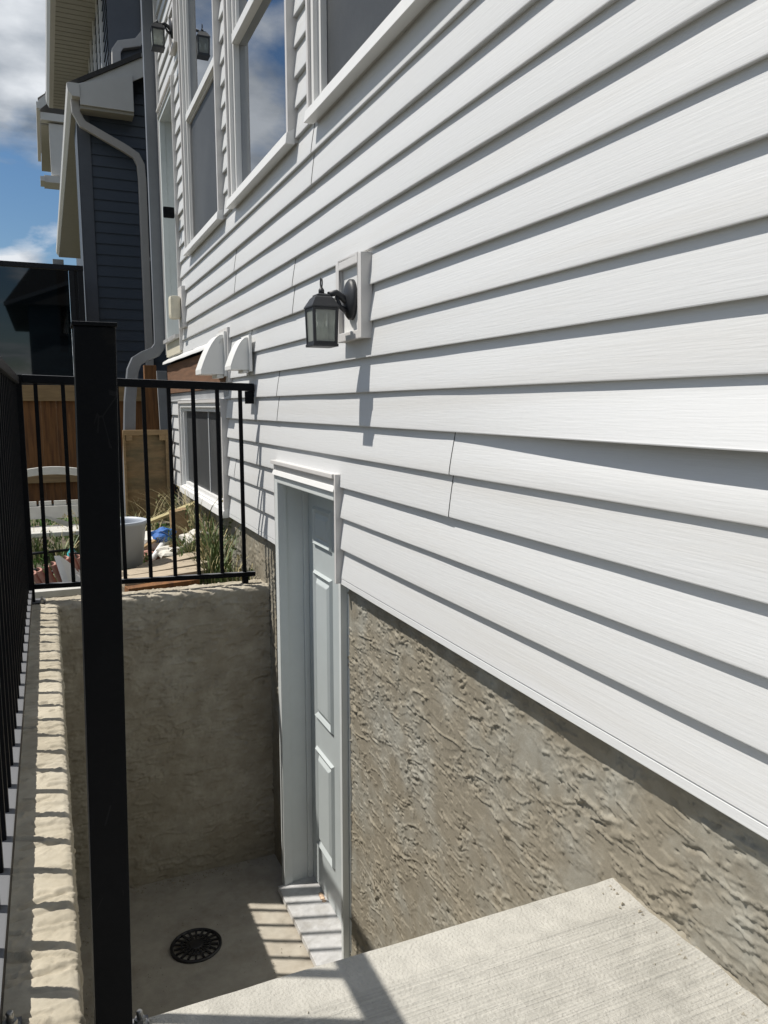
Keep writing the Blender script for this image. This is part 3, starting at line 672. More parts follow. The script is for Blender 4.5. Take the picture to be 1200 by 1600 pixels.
def vent_hood(yc, zt, w, h, prj, label, block):
    r = empty('vent_hood', (1.0, yc, zt-h), label, 'vent', 'white dryer vent hoods')
    m = MB(); m.box(0.975, 0.99, yc-w*0.62, yc+w*0.62, zt-h*1.05, zt+h*0.08); m.build('flange', M_VENT, r, bevel=0.003)
    n = 12; prof = [(0.975, zt)]
    for i in range(n+1):
        t = i/n; prof.append((0.965-prj*t, zt-h*0.88*t**1.75))
    prof += [(0.965-prj, zt-h*1.0), (0.975, zt-h*1.0)]
    hd = MB(); hd.prism(prof, lambda p, y: (p[0], y, p[1]), yc-w/2, yc+w/2); hd.build('hood', M_VENT, r, bevel=0.003)
    MB().box(0.974-prj*0.3, 0.974, yc-w*0.42, yc+w*0.42, zt-h*1.09, zt-h*1.001).build('flap', M_VENT, r, bevel=0.003)
    if block:
        MB().box(0.9905, 1.03, yc-w*0.62-0.02, yc+w*0.62+0.012, zt-h*1.2, zt+h*0.18).build('mounting_block', M_TRIM2, r, bevel=0.003)
    return r
vent_hood(4.72, 0.420, 0.185, 0.23, 0.125, 'larger white quarter-round vent hood over the ledger end', True)
vent_hood(4.09, 0.355, 0.145, 0.165, 0.085, 'smaller white quarter-round vent hood nearer the lantern', False)
oc = empty('outlet_cover', (1.0, 6.16, 0.62), 'cream weatherproof outlet cover below the back door corner', 'outlet')
MB().box(0.975, 1.02, 6.07, 6.25, 0.60, 0.90).build('mounting_plate', M_TRIM2, oc, bevel=0.004)
MB().box(0.895, 0.974, 6.10, 6.22, 0.66, 0.83).build('cover', M_CREAM, oc, bevel=0.028)
db = empty('doorbell', (0.95, 6.255, 1.45), 'small black rounded doorbell button beside the back door', 'doorbell')
MB().box(0.925, 0.9735, 6.24, 6.29, 1.425, 1.475).build('bracket', M_TRIM2, db, bevel=0.004)
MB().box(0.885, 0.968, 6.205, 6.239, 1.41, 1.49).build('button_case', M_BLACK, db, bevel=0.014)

# ================================================================ RETAINING WALLS
def profile_wall(name, prof, fn, length, du, seed, dens, amp, m, label, ang0=0.0, edge=0.006, cracks=0):
    """strip profile (list of 2D points) swept along length with trowelled relief along the profile normal"""
    pr = np.array(prof, float); seg = np.linalg.norm(np.diff(pr, axis=0), axis=1); s = np.concatenate([[0], np.cumsum(seg)])
    nv = int(s[-1]/du); t = np.linspace(0, s[-1], nv); q = np.stack([np.interp(t, s, pr[:, 0]), np.interp(t, s, pr[:, 1])], -1)
    tg = np.gradient(q, axis=0); nrm = np.stack([-tg[:, 1], tg[:, 0]], -1); nrm /= np.linalg.norm(nrm, axis=1)[:, None]
    k = np.ones(5)/5
    for c in (0, 1): nrm[2:-2, c] = np.convolve(nrm[:, c], k, 'valid')
    nu = int(length/du)
    H = trowel(nu, nv, length/nu, s[-1]/nv, seed, dens=dens, amp=amp, ang0=ang0, cracks=cracks)
    U = np.linspace(0, length, nu)
    gu, gt = np.meshgrid(U, t, indexing='ij')
    H = H+(fbm(gu*4+seed, gt*6, 3)-0.44)*edge*2
    a = q[None, :, 0]+nrm[None, :, 0]*H; b = q[None, :, 1]+nrm[None, :, 1]*H
    return sheet(name, fn(gu, a, b), m, label=label, cat='wall')
r_ = 0.018
lw = [(-0.153, -1.25), (-0.153, -0.956), (-0.142, -0.944), (-0.012, -0.940), (-0.003, -0.944), (0.0, -0.954), (0.0, -1.3), (0.0, -2.55)]
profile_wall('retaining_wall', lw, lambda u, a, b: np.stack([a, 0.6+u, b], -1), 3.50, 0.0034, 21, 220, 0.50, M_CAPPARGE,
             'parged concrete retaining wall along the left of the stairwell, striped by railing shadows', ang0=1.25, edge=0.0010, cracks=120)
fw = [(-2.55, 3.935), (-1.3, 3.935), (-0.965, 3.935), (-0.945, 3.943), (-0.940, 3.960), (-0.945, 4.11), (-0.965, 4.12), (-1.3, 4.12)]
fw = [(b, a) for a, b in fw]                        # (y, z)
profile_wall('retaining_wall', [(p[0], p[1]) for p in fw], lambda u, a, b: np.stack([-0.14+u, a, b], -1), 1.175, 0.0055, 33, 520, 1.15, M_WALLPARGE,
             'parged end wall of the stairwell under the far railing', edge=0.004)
# ================================================================ RAILINGS
def bolt(mb, x, y, z, s=1.0):
    mb.lathe([(0.014*s, 0), (0.014*s, 0.003*s)], (x, y, z), seg=14)
    mb.lathe([(0.0105*s, 0.003*s), (0.0105*s, 0.013*s)], (x, y, z), seg=6, smooth=False)
    mb.lathe([(0.006*s, 0.013*s), (0.006*s, 0.026*s), (0.004*s, 0.028*s)], (x, y, z), seg=10)
# near post
np_ = empty('railing_post', (0.045, 1.155, -0.98), 'black square steel post in the foreground at the landing edge', 'post')
PX0, PX1, PY0, PY1 = 0.0165, 0.0695, 1.128, 1.180
LN = 0.023
def leaning(x0, x1, y0, y1, z0, z1):
    s0, s1 = LN*(z0+0.972)/1.08, LN*(z1+0.972)/1.08
    return MB().hexa([(x0+s0,y0,z0),(x1+s0,y0,z0),(x1+s0,y1,z0),(x0+s0,y1,z0),(x0+s1,y0,z1),(x1+s1,y0,z1),(x1+s1,y1,z1),(x0+s1,y1,z1)])
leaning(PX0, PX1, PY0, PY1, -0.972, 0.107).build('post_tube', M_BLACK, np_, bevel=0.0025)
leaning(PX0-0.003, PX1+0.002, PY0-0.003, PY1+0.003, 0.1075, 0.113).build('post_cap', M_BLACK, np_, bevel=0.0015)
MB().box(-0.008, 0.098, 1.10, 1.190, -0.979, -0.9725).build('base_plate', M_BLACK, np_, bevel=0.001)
for bx, by in ((0.084, 1.174), (0.084, 1.112), (0.004, 1.112)):
    b = MB(); bolt(b, bx, by, -0.9724, 0.85); b.build('anchor_bolt', M_STEEL, np_)
# left railing along y
RX = -0.130
lr = empty('railing', (RX, 2.6, -0.94), 'black steel railing running along the top of the left retaining wall', 'railing')
y0, y1 = 1.10, 4.045
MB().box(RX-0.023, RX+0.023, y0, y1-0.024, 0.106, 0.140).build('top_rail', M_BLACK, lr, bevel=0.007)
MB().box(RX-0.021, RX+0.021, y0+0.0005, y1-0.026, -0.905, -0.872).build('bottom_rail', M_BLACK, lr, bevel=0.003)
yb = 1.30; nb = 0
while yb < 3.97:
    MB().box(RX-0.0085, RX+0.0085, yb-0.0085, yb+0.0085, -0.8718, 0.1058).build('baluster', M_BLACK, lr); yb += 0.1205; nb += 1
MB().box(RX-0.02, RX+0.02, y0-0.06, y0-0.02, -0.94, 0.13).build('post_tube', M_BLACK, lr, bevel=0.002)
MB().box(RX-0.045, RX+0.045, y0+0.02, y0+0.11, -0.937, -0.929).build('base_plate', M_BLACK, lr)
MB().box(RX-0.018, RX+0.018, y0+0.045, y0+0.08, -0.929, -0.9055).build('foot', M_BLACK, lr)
b = MB(); bolt(b, RX+0.03, y0+0.09, -0.929); b.build('anchor_bolt', M_STEEL, lr)
# far railing along x (leans down to the house a little)
fr = empty('railing', (0.45, 4.03, -0.94), 'black steel railing across the far end of the stairwell in front of the yard', 'railing')
RY = 4.03; SL = -0.027
def fz(x, z): return z+SL*(x+0.09)
def sbar(x0, x1, za, zb, w):
    return MB().hexa([(x0,RY-w,fz(x0,za)),(x1,RY-w,fz(x1,za)),(x1,RY+w,fz(x1,za)),(x0,RY+w,fz(x0,za)),(x0,RY-w,fz(x0,zb)),(x1,RY-w,fz(x1,zb)),(x1,RY+w,fz(x1,zb)),(x0,RY+w,fz(x0,zb))])
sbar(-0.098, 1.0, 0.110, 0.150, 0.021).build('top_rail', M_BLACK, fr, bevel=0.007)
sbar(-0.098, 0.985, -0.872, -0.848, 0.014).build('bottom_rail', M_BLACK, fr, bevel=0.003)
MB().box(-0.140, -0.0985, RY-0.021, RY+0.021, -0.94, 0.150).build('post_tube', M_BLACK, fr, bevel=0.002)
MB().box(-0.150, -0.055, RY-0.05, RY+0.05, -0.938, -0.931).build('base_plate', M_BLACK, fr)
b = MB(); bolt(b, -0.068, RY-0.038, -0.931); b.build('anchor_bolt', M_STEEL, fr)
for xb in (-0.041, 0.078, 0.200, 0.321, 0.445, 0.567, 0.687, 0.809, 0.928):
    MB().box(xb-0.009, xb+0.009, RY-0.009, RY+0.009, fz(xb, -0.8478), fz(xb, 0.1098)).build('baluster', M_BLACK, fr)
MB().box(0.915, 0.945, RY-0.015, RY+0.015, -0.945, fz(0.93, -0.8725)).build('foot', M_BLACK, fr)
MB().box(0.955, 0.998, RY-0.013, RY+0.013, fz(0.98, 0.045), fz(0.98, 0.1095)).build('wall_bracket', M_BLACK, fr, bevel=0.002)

# ================================================================ DRAIN
dr = empty('floor_drain', (DR[0], DR[1], -2.478), 'round black floor drain grate in the well floor', 'drain')
MB().lathe([(0.116, -0.01), (0.117, 0.012), (0.112, 0.014), (0.104, 0.014), (0.102, 0.004), (0.102, -0.01)], (DR[0], DR[1], -2.478), seg=48, closed=True).build('rim', M_DRAIN, dr)
MB().lathe([(0.102, -0.008), (0.001, -0.008)], (DR[0], DR[1], -2.478), seg=32).build('sump', M_DARK, dr)
gr = MB()
for k in range(18):
    a = 2*math.pi*k/18
    for (r0, r1, w) in ((0.030, 0.101, 0.010),):
        gr.bar((DR[0]+r0*math.cos(a), DR[1]+r0*math.sin(a), -2.4655), (DR[0]+r1*math.cos(a), DR[1]+r1*math.sin(a), -2.4655), w, 0.006)
gr.lathe([(0.034, 0.009), (0.034, 0.0155), (0.028, 0.017), (0.0, 0.017)], (DR[0], DR[1], -2.478), seg=24)
gr.lathe([(0.070, 0.0088), (0.070, 0.0148), (0.062, 0.0148), (0.062, 0.0088)], (DR[0], DR[1], -2.478), seg=36, closed=True)
gr.build('grate', M_DRAIN, dr)

# ================================================================ NEIGHBOURS
nb_ = empty('neighbour_house', (1.5, 9.4, -1.0), 'slate blue house next door with almond eaves and downpipe', 'house')
z = -1.0; k = 0
while z < 3.45:
    p = 0.1165; zt_ = z+p*1.05
    mb = MB(); d = 0.012
    mb.add([(0.60, 9.40+d+0.004, z+0.003), (2.2, 9.40+d+0.004, z+0.003), (2.2, 9.40, z), (0.60, 9.40, z), (0.60, 9.40+d, zt_), (2.2, 9.40+d, zt_)],
           [(0,1,2,3), (3,2,5,4)])
    mb.build('siding_board', M_NSIDING, nb_); z += p
MB().box(0.48, 2.2, 9.42, 10.3, -1.0, 3.18).build('wall', M_NSIDING, nb_)
MB().box(0.86, 2.2, 10.31, 18.5, -1.0, 3.30).build('wall', M_NSIDING, nb_)
MB().box(0.475, 0.598, 9.385, 9.4185, -1.0, 3.2).build('corner_trim', M_NTRIM, nb_, bevel=0.003)
MB().box(0.462, 0.4745, 9.385, 9.47, -1.0, 3.2).build('corner_trim', M_NTRIM, nb_, bevel=0.003)
# lower roof: eave at x .42, rises to the right; barge fascia on the near gable
lr_ = MB()
def rz(x): return 3.36+(x-0.50)*0.56
lr_.hexa([(0.40,9.18,rz(0.40)),(2.2,9.18,rz(2.2)),(2.2,18.6,rz(2.2)),(0.40,18.6,rz(0.40)),(0.40,9.18,rz(0.40)+0.05),(2.2,9.18,rz(2.2)+0.05),(2.2,18.6,rz(2.2)+0.05),(0.40,18.6,rz(0.40)+0.05)])
lr_.build('lower_roof', M_DKROOF, nb_)
fa = MB(); fa.hexa([(0.505,9.20,rz(0.505)-0.20),(2.2,9.20,rz(2.2)-0.20),(2.2,9.22,rz(2.2)-0.20),(0.505,9.22,rz(0.505)-0.20),
                    (0.505,9.20,rz(0.505)-0.002),(2.2,9.20,rz(2.2)-0.002),(2.2,9.22,rz(2.2)-0.002),(0.505,9.22,rz(0.505)-0.002)])
fa.build('fascia', M_FASCIA, nb_, bevel=0.003)
rt = MB(); rt.hexa([(0.50,9.175,3.145),(1.04,9.175,3.145),(1.04,9.199,3.145),(0.50,9.199,3.145),(0.50,9.175,3.355),(1.04,9.175,3.52),(1.04,9.199,3.52),(0.50,9.199,3.355)])
rt.build('cornice_return', M_FASCIA, nb_, bevel=0.004)
MB().box(0.50, 1.04, 9.2, 9.39, 3.115, 3.144).build('return_soffit', M_SOFFIT, nb_)
gt = MB(); gp = [(0.375, 3.335), (0.395, 3.345), (0.500, 3.345), (0.500, 3.215), (0.425, 3.215), (0.385, 3.265)]
gt.prism(gp, lambda p, y: (p[0], y, p[1]), 9.16, 18.6); gt.build('gutter', M_GUTTER, nb_)
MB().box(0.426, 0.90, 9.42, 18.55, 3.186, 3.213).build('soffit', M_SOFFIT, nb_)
np2 = MB().tube([(0.455, 9.30, 3.22), (0.46, 9.30, 3.10), (0.52, 9.305, 2.99), (0.95, 9.33, 2.80), (1.06, 9.335, 2.74), (1.105, 9.34, 2.65), (1.115, 9.34, 2.5), (1.115, 9.34, -1.0)], 0, rect=(0.062, 0.085))
np2.build('downpipe', M_PIPE, nb_, bevel=0.012)
# upper storey set back
MB().box(0.90, 6.0, 10.2, 15.4, 3.4, 5.45).build('upper_wall', M_NSIDING, nb_)
for z in np.arange(3.75, 5.3, 0.1165):
    MB().add([(0.884,10.2,z),(0.899,10.2,z+0.118),(0.899,15.4,z+0.118),(0.884,15.4,z),(0.899,10.2,z+0.001),(0.899,15.4,z+0.001)], [(0,1,2,3),(0,3,5,4)]).build('siding_board', M_NSIDING, nb_)
for ya in (10.75, 12.6):
    f = MB(); frame_yz(f, ya, ya+1.3, 4.05, 5.3, 0.07, 0.86, 0.90); w = f.build('window', M_TRIM, nb_)
    MB().box(0.868, 0.888, ya+0.62, ya+0.68, 4.12, 5.23).build('mullion', M_TRIM, w); MB().box(0.889, 0.895, ya+0.07, ya+1.23, 4.12, 5.23).build('pane', M_PANE, w)
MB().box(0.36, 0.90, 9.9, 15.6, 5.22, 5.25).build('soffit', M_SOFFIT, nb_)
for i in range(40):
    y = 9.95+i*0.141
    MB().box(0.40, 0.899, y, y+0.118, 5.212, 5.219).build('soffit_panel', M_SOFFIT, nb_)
gp = [(0.285, 5.36), (0.30, 5.37), (0.40, 5.37), (0.40, 5.215), (0.335, 5.215), (0.295, 5.28)]
MB().prism(gp, lambda p, y: (p[0], y, p[1]), 9.85, 15.6).build('gutter', M_GUTTER, nb_)
ur = MB(); ur.hexa([(0.30,9.8,5.372),(4.0,9.8,5.372),(4.0,15.7,5.372),(0.30,15.7,5.372),(0.30,9.8,5.40),(4.0,9.8,7.3),(4.0,15.7,7.3),(0.30,15.7,5.40)]); ur.build('roof', M_ROOF, nb_)
MB().tube([(1.32, 10.12, 5.3), (1.32, 10.12, 4.52), (1.31, 10.12, 4.36), (1.22, 10.12, 4.24), (1.02, 10.12, 4.18), (0.97, 10.10, 4.10), (0.96, 10.08, 3.72)], 0, rect=(0.075, 0.10)).build('downpipe', M_PIPE, nb_, bevel=0.012)
MB().box(0.90, 6.0, 10.16, 10.198, 3.3, 5.4).build('end_wall', M_NTRIM, nb_)
# third house further down the row
h3 = empty('far_house', (2, 20, -1.0), 'far house down the row with brown shingle roof and almond eaves', 'house')
MB().box(1.0, 6, 20.6, 24, -1.0, 6.7).build('wall', M_NSIDING, h3)
r3 = MB()
for i in range(9):
    x0, x1 = 0.20+i*0.16, 0.20+(i+1)*0.16+0.02; za = 6.78+i*0.16*0.95
    r3.hexa([(x0,19.9,za),(x1,19.9,za+0.16),(x1,24,za+0.16),(x0,24,za),(x0,19.9,za+0.05),(x1,19.9,za+0.19),(x1,24,za+0.19),(x0,24,za+0.05)])
r3.build('roof', M_ROOF, h3)
MB().hexa([(0.20,19.88,6.56),(2.2,19.88,8.4),(2.2,19.9,8.4),(0.20,19.9,6.56),(0.20,19.88,6.77),(2.2,19.88,8.62),(2.2,19.9,8.62),(0.20,19.9,6.77)]).build('fascia', M_FASCIA, h3)
MB().box(0.16, 0.24, 19.86, 24, 6.60, 6.74).build('gutter', M_GUTTER, h3, bevel=0.01)
MB().box(0.24, 0.80, 19.95, 20.2, 6.40, 6.56).build('cornice_return', M_FASCIA, h3)
MB().box(0.24, 1.0, 20.21, 24, 6.36, 6.395).build('soffit', M_SOFFIT, h3)
MB().box(0.40, 0.72, 20.02, 20.19, 5.25, 6.36).build('chase', M_FASCIA, h3)
MB().box(0.24, 0.90, 19.9, 20.5, 5.05, 5.20).build('lower_eave', M_FASCIA, h3)
MB().box(0.16, 0.26, 19.86, 20.4, 5.06, 5.16).build('gutter', M_GUTTER, h3)
va = empty('roof_vent', (0.42, 16.5, 2.6), 'small grey exhaust vent peeking above the glass screen', 'vent')
MB().box(0.30, 0.52, 18.65, 18.85, 2.98, 3.16).build('vent_cap', M_GREYBOARD, va, bevel=0.01)
MB().box(0.36, 0.52, 18.68, 18.82, 1.2, 2.979).build('vent_pipe', M_GREYBOARD, va)
# house behind the photographer, caught in the smoked glass
bh = empty('house', (0, -9, -1), 'dark gabled house behind the photographer, seen mirrored in the smoked glass', 'house')
MB().box(-0.35, 8.8, -18, -9, -1, 3.2).build('wall', M_NSIDING, bh)
MB().hexa([(-1.0,-8.69,3.0),(0.9,-8.69,3.75),(0.9,-8.66,3.75),(-1.0,-8.66,3.0),(-1.0,-8.69,3.12),(0.9,-8.69,3.87),(0.9,-8.66,3.87),(-1.0,-8.66,3.12)]).build('fascia', M_NTRIM, bh)
MB().prism([(-1.0, 3.1), (3.0, 8.6), (9.5, 3.1)], lambda p, y: (p[0], y, p[1]), -18.4, -8.7).build('roof', M_DKROOF, bh)
f = MB().box(0.5, 1.4, -8.99, -8.94, 2.2, 3.6); w = f.build('window', M_NTRIM, bh); MB().box(0.57, 1.33, -8.939, -8.93, 2.27, 3.53).build('pane', M_PANE, w)

# ---- neighbour deck: smoked glass screen, and the fence below it
gs = empty('glass_screen', (-0.6, 8.85, 0.28), 'smoked glass privacy screen with black frame above the wood fence', 'glass screen')
GY = 8.85
MB().box(-2.6, 0.43, GY-0.03, GY+0.03, 1.395, 1.445).build('top_rail', M_BLACKTRIM, gs, bevel=0.004)
MB().box(-2.6, 0.43, GY-0.025, GY+0.025, 0.20, 0.25).build('bottom_rail', M_BLACKTRIM, gs, bevel=0.004)
for x in (0.40, 0.315, -1.1):
    MB().box(x-0.027, x+0.027, GY-0.027, GY+0.027, 0.2505, 1.3945).build('post_tube', M_BLACKTRIM, gs, bevel=0.003)
MB().box(-1.07, 0.285, GY-0.004, GY+0.004, 0.252, 1.393).build('pane', M_SMOKED, gs)
MB().box(0.3425, 0.3725, GY+0.004, GY+0.012, 0.252, 1.393).build('filler_strip', M_BLACKTRIM, gs)
MB().box(-2.6, -1.13, GY-0.004, GY+0.004, 0.252, 1.393).build('pane', M_SMOKED, gs)
dk = empty('deck', (-0.6, 9.0, 0.1), 'raised neighbour deck behind the smoked glass screen', 'deck')
for i in range(4): MB().box(-2.6, 0.45, 8.82+i*0.145, 8.96+i*0.145, 0.15, 0.185).build('deck_board', M_WATER_DECK, dk, bevel=0.002)
for x in (0.36, -1.1): MB().box(x-0.045, x+0.045, 8.86, 8.95, -1.02, 0.149).build('leg', M_WATER_DECK, dk)
fe = empty('wood_fence', (0.3, 8.55, -1.0), 'reddish brown board fence across the back of the side yard', 'fence')
x = -1.6; i = 0
while x < 1.15:
    w = 0.138+0.006*random.random(); dy = 0.004*random.random()
    MB().box(x, x+w, 8.55+dy, 8.57+dy, -0.98, 0.10+0.01*random.random()).build('board', M_FENCE, fe, bevel=0.002); x += w+0.0004; i += 1
MB().box(-1.6, 1.16, 8.505, 8.549, 0.06, 0.215).build('top_rail', M_RAILWOOD, fe, bevel=0.003)
MB().box(-1.6, 1.16, 8.505, 8.549, -0.76, -0.675).build('bottom_rail', M_RAILWOOD, fe, bevel=0.003)
for px in (-0.75, 0.36):
    MB().box(px-0.045, px+0.045, 8.575, 8.66, -1.02, 0.15).build('post', M_FENCE, fe)
wp = MB().box(0.855, 0.965, 7.58, 7.67, -1.02, 0.385); tag(wp.build('wood_post', M_FENCE, bevel=0.004), 'square brown wood post behind the downpipe', 'post')
gb = MB().hexa([(0.985,7.50,-1.02),(1.075,7.50,-1.02),(1.075,7.53,-1.02),(0.985,7.53,-1.02),(0.955,7.50,0.33),(1.045,7.50,0.33),(1.045,7.53,0.33),(0.955,7.53,0.33)])
tag(gb.build('grey_plank', M_GREYBOARD, bevel=0.003), 'upright grey plank between the wood post and the house corner', 'plank')
# plywood box against the house
pb = empty('plywood_box', (0.78, 7.0, -1.0), 'plywood panel framed with pale lumber standing at the far corner of the house', 'box')
MB().box(0.605, 0.955, 6.97, 6.985, -1.0, -0.24).build('panel', M_PLY, pb)
MB().box(0.585, 0.985, 6.93, 6.969, -0.238, -0.195).build('top_rail', M_RAILWOOD, pb, bevel=0.003)
MB().box(0.935, 0.985, 6.932, 6.9695, -1.0, -0.2385).build('stile', M_RAILWOOD, pb, bevel=0.003)
MB().box(0.585, 0.604, 6.94, 6.9695, -1.0, -0.2385).build('stile', M_RAILWOOD, pb, bevel=0.003)
for x in (0.61, 0.885): MB().box(x, x+0.05, 6.935, 6.9695, -0.285, -0.2386).build('cleat', M_RAILWOOD, pb)

# ================================================================ YARD CLUTTER
YZ = GZ
bk = empty('bucket', (0.44, 4.78, YZ), 'pale blue-grey plastic bucket standing behind the far railing', 'bucket')
MB().lathe([(0.0, 0.012), (0.105, 0.012), (0.112, 0.0), (0.116, 0.0), (0.150, 0.33), (0.158, 0.332), (0.160, 0.352), (0.151, 0.354), (0.147, 0.335), (0.143, 0.31), (0.104, 0.02), (0.0, 0.018)], (0.362, 4.80, YZ), seg=40, closed=True).build('tub', M_BUCKET, bk)
MB().lathe([(0.140, 0.245), (0.05, 0.262), (0.0, 0.25)], (0.362, 4.80, YZ), seg=24).build('contents', M_SOIL, bk)
def plank(a, b, w, h, m, label, name='plank', up=(0,0,1), grp='scrap planks on the ground behind the railing'):
    o = MB().bar(a, b, w, h, up).build(name, m, bevel=0.003); return tag(o, label, 'plank', grp)
plank((0.32, 4.34, -0.945), (0.78, 4.44, -0.935), 0.14, 0.035, M_WEATHER, 'nearest weathered plank lying right behind the bottom rail')
plank((0.36, 4.50, -0.94), (0.82, 4.62, -0.925), 0.15, 0.03, M_WEATHER, 'weathered plank lying second behind the bottom rail')
plank((0.44, 4.70, -0.95), (0.83, 4.84, -0.92), 0.13, 0.03, M_WEATHER, 'weathered plank beside the foot of the bucket')
plank((0.34, 4.24, -0.985), (0.72, 4.30, -0.98), 0.09, 0.07, M_FENCE, 'dark short plank under the others by the wall top')
plank((0.60, 4.33, -0.99), (0.70, 4.72, -0.985), 0.09, 0.05, M_FENCE, 'dark bearer plank below the weathered ones')
plank((0.60, 5.55, -0.80), (0.98, 5.75, -0.70), 0.06, 0.02, M_STRAW, 'thin yellowish stick leaning toward the foundation')
plank((0.62, 5.3, -0.93), (0.93, 5.15, -0.83), 0.05, 0.018, M_STRAW, 'thin pale stick lying among the weeds')
bxw = empty('wood_block', (0.80, 5.5, YZ), 'upright brown wood block among the weeds beside the basement window', 'block')
MB().hexa([(0.76,5.4,YZ),(0.88,5.4,YZ),(0.88,5.52,YZ),(0.76,5.52,YZ),(0.75,5.42,-0.72),(0.86,5.42,-0.70),(0.86,5.54,-0.70),(0.75,5.54,-0.72)]).build('block_body', M_PLY, bxw, bevel=0.005)
# white garden bench with curved top rail
wb = empty('garden_bench', (0.02, 5.95, YZ), 'white plastic garden bench with arched top rail lying behind the railing', 'bench')
ar = MB(); n = 14
def arch(i): t = i/n; return -0.30+0.62*t, 0.045*math.sin(math.pi*t)
pts = [arch(i) for i in range(n+1)]
vs = []; fs = []
for x, dz in pts: vs += [(x, 5.98, -0.52+dz), (x, 6.02, -0.52+dz), (x, 6.02, -0.465+dz), (x, 5.98, -0.465+dz)]
for i in range(n):
    for q in range(4): fs.append((i*4+q, i*4+(q+1) % 4, (i+1)*4+(q+1) % 4, (i+1)*4+q))
fs += [(0,1,2,3), (n*4+3, n*4+2, n*4+1, n*4)]
ar.add(vs, fs); ar.build('top_rail', M_WPLASTIC, wb, bevel=0.006)
for i, x in enumerate(np.arange(-0.28, 0.30, 0.098)):
    MB().box(x, x+0.082, 5.985, 6.005, -0.70, -0.665).build('back_slat', M_WPLASTIC, wb, bevel=0.003)
MB().box(-0.30, 0.32, 5.97, 6.0, -0.79, -0.7005).build('backrest', M_WPLASTIC, wb, bevel=0.006)
MB().box(-0.30, 0.32, 5.60, 5.95, -0.865, -0.835).build('seat', M_WPLASTIC, wb, bevel=0.008)
for x in (-0.30, 0.285):
    MB().box(x, x+0.035, 5.965, 6.005, YZ, -0.5).build('leg', M_WPLASTIC, wb); MB().box(x, x+0.035, 5.60, 5.64, YZ, -0.8655).build('leg', M_WPLASTIC, wb)
sc = MB().hexa([(-0.06,5.55,-0.72),(-0.02,5.55,-0.74),(0.10,5.57,-0.78),(0.09,5.57,-0.80),(-0.06,5.552,-0.70),(-0.02,5.552,-0.72),(0.10,5.572,-0.765),(0.09,5.572,-0.79)])
tag(sc.build('plastic_bracket', M_WPLASTIC), 'small white angled plastic piece stuck in front of the bench backrest', 'scrap')
# rods
for j, (z, y) in enumerate(((-0.90, 5.15), (-0.965, 4.95))):
    o = MB().tube([(-0.30, y, z), (0.12, y+0.05, z+0.01)], 0.009, seg=8)
    tag(o.build('metal_rod', M_BLACKTRIM), ('upper', 'lower')[j]+' of two thin black metal rods lying in front of the white bench', 'rod')
hs = MB().tube([(-0.04+0.19*math.sin(t)*0.9, 4.72-0.02*t, -0.94+0.13*math.sin(t*0.5)) for t in np.linspace(-0.3, 2.2, 16)], 0.010, seg=8)
tag(hs.build('hose', M_BLACKTRIM), 'black hose curling over the clay tiles', 'hose')
# clay tiles leaning like dominoes
for i in range(10):
    x = -0.10+i*0.034+0.004*random.random(); hgt = 0.10+0.012*i if i < 8 else 0.17
    lean = 0.05+0.01*random.random()
    mb = MB(); pr = []
    for t in np.linspace(0, math.pi, 8): pr.append((0.020*math.sin(t), 0.06*math.cos(t)))
    for t in np.linspace(math.pi, 0, 8): pr.append((0.020*math.sin(t)-0.011, 0.06*math.cos(t)))
    mb.prism(pr, lambda p, s: (x+p[0]-lean*s, 4.52+0.01*i+p[1], -1.0+hgt*s), 0.0, 1.0)
    tag(mb.build('clay_tile', M_CLAY), ('leftmost', 'second', 'third', 'fourth', 'fifth', 'sixth', 'seventh', 'eighth', 'ninth', 'rightmost')[i]+' reddish clay tile'+(' from the left' if 0 < i < 9 else '')+' of the leaning row', 'tile', 'clay tiles leaning in a row')
tag(MB().hexa([(0.04,4.45,-0.98),(0.075,4.45,-0.99),(0.20,4.50,-0.99),(0.17,4.50,-0.98),(-0.005,4.50,-0.80),(0.025,4.50,-0.80),(0.155,4.56,-0.93),(0.13,4.56,-0.92)]).build('downpipe_offcut', M_TRIM), 'white gutter offcut lying aslant over the clay tiles', 'offcut')
tag(MB().box(-0.11, 0.20, 4.20, 4.27, -0.96, -0.925).build('white_board', M_WPLASTIC, bevel=0.003), 'flat white board on the ground in front of the clay tiles', 'board')
tag(MB().lathe([(0.0, 0), (0.028, 0), (0.028, 0.07), (0.012, 0.09), (0.012, 0.10)], (0.095, 4.9, -0.93), seg=14).build('bottle', M_CYAN), 'small teal plastic bottle behind the clay tiles', 'bottle')
# crumpled scraps
def crumple(c, s, m, name, label, cat, seed, sq=0.6):
    r = random.Random(seed); bm = bmesh.new(); bmesh.ops.create_icosphere(bm, subdivisions=3, radius=1)
    for v in bm.verts:
        n_ = 0.65+0.7*float(vnoise(np.array([v.co.x*2.3+seed]), np.array([v.co.y*2.3+v.co.z*1.7+seed]))[0])
        v.co = Vector((v.co.x*s*n_, v.co.y*s*n_, v.co.z*s*sq*n_))
    me = bpy.data.meshes.new(name); bm.to_mesh(me); bm.free(); me.materials.append(m)
    o = bpy.data.objects.new(name, me); COL.objects.link(o); o.location = c; return tag(o, label, cat)
crumple((0.665, 5.22, -0.84), 0.075, M_BLUE, 'blue_cloth', 'crumpled bright blue cloth on the scrap heap', 'cloth', 3)
crumple((0.61, 5.32, -0.90), 0.13, M_PAPER, 'plastic_bag', 'crumpled white bag right beside the blue cloth', 'bag', 5, 0.5)
crumple((0.69, 5.05, -0.93), 0.09, M_PAPER, 'plastic_bag', 'crumpled white bag in front of the blue cloth', 'bag', 6, 0.5)
crumple((0.86, 5.20, -0.88), 0.10, M_PAPER, 'plastic_bag', 'crumpled white bag among the weeds right of the wood block', 'bag', 9, 0.6)
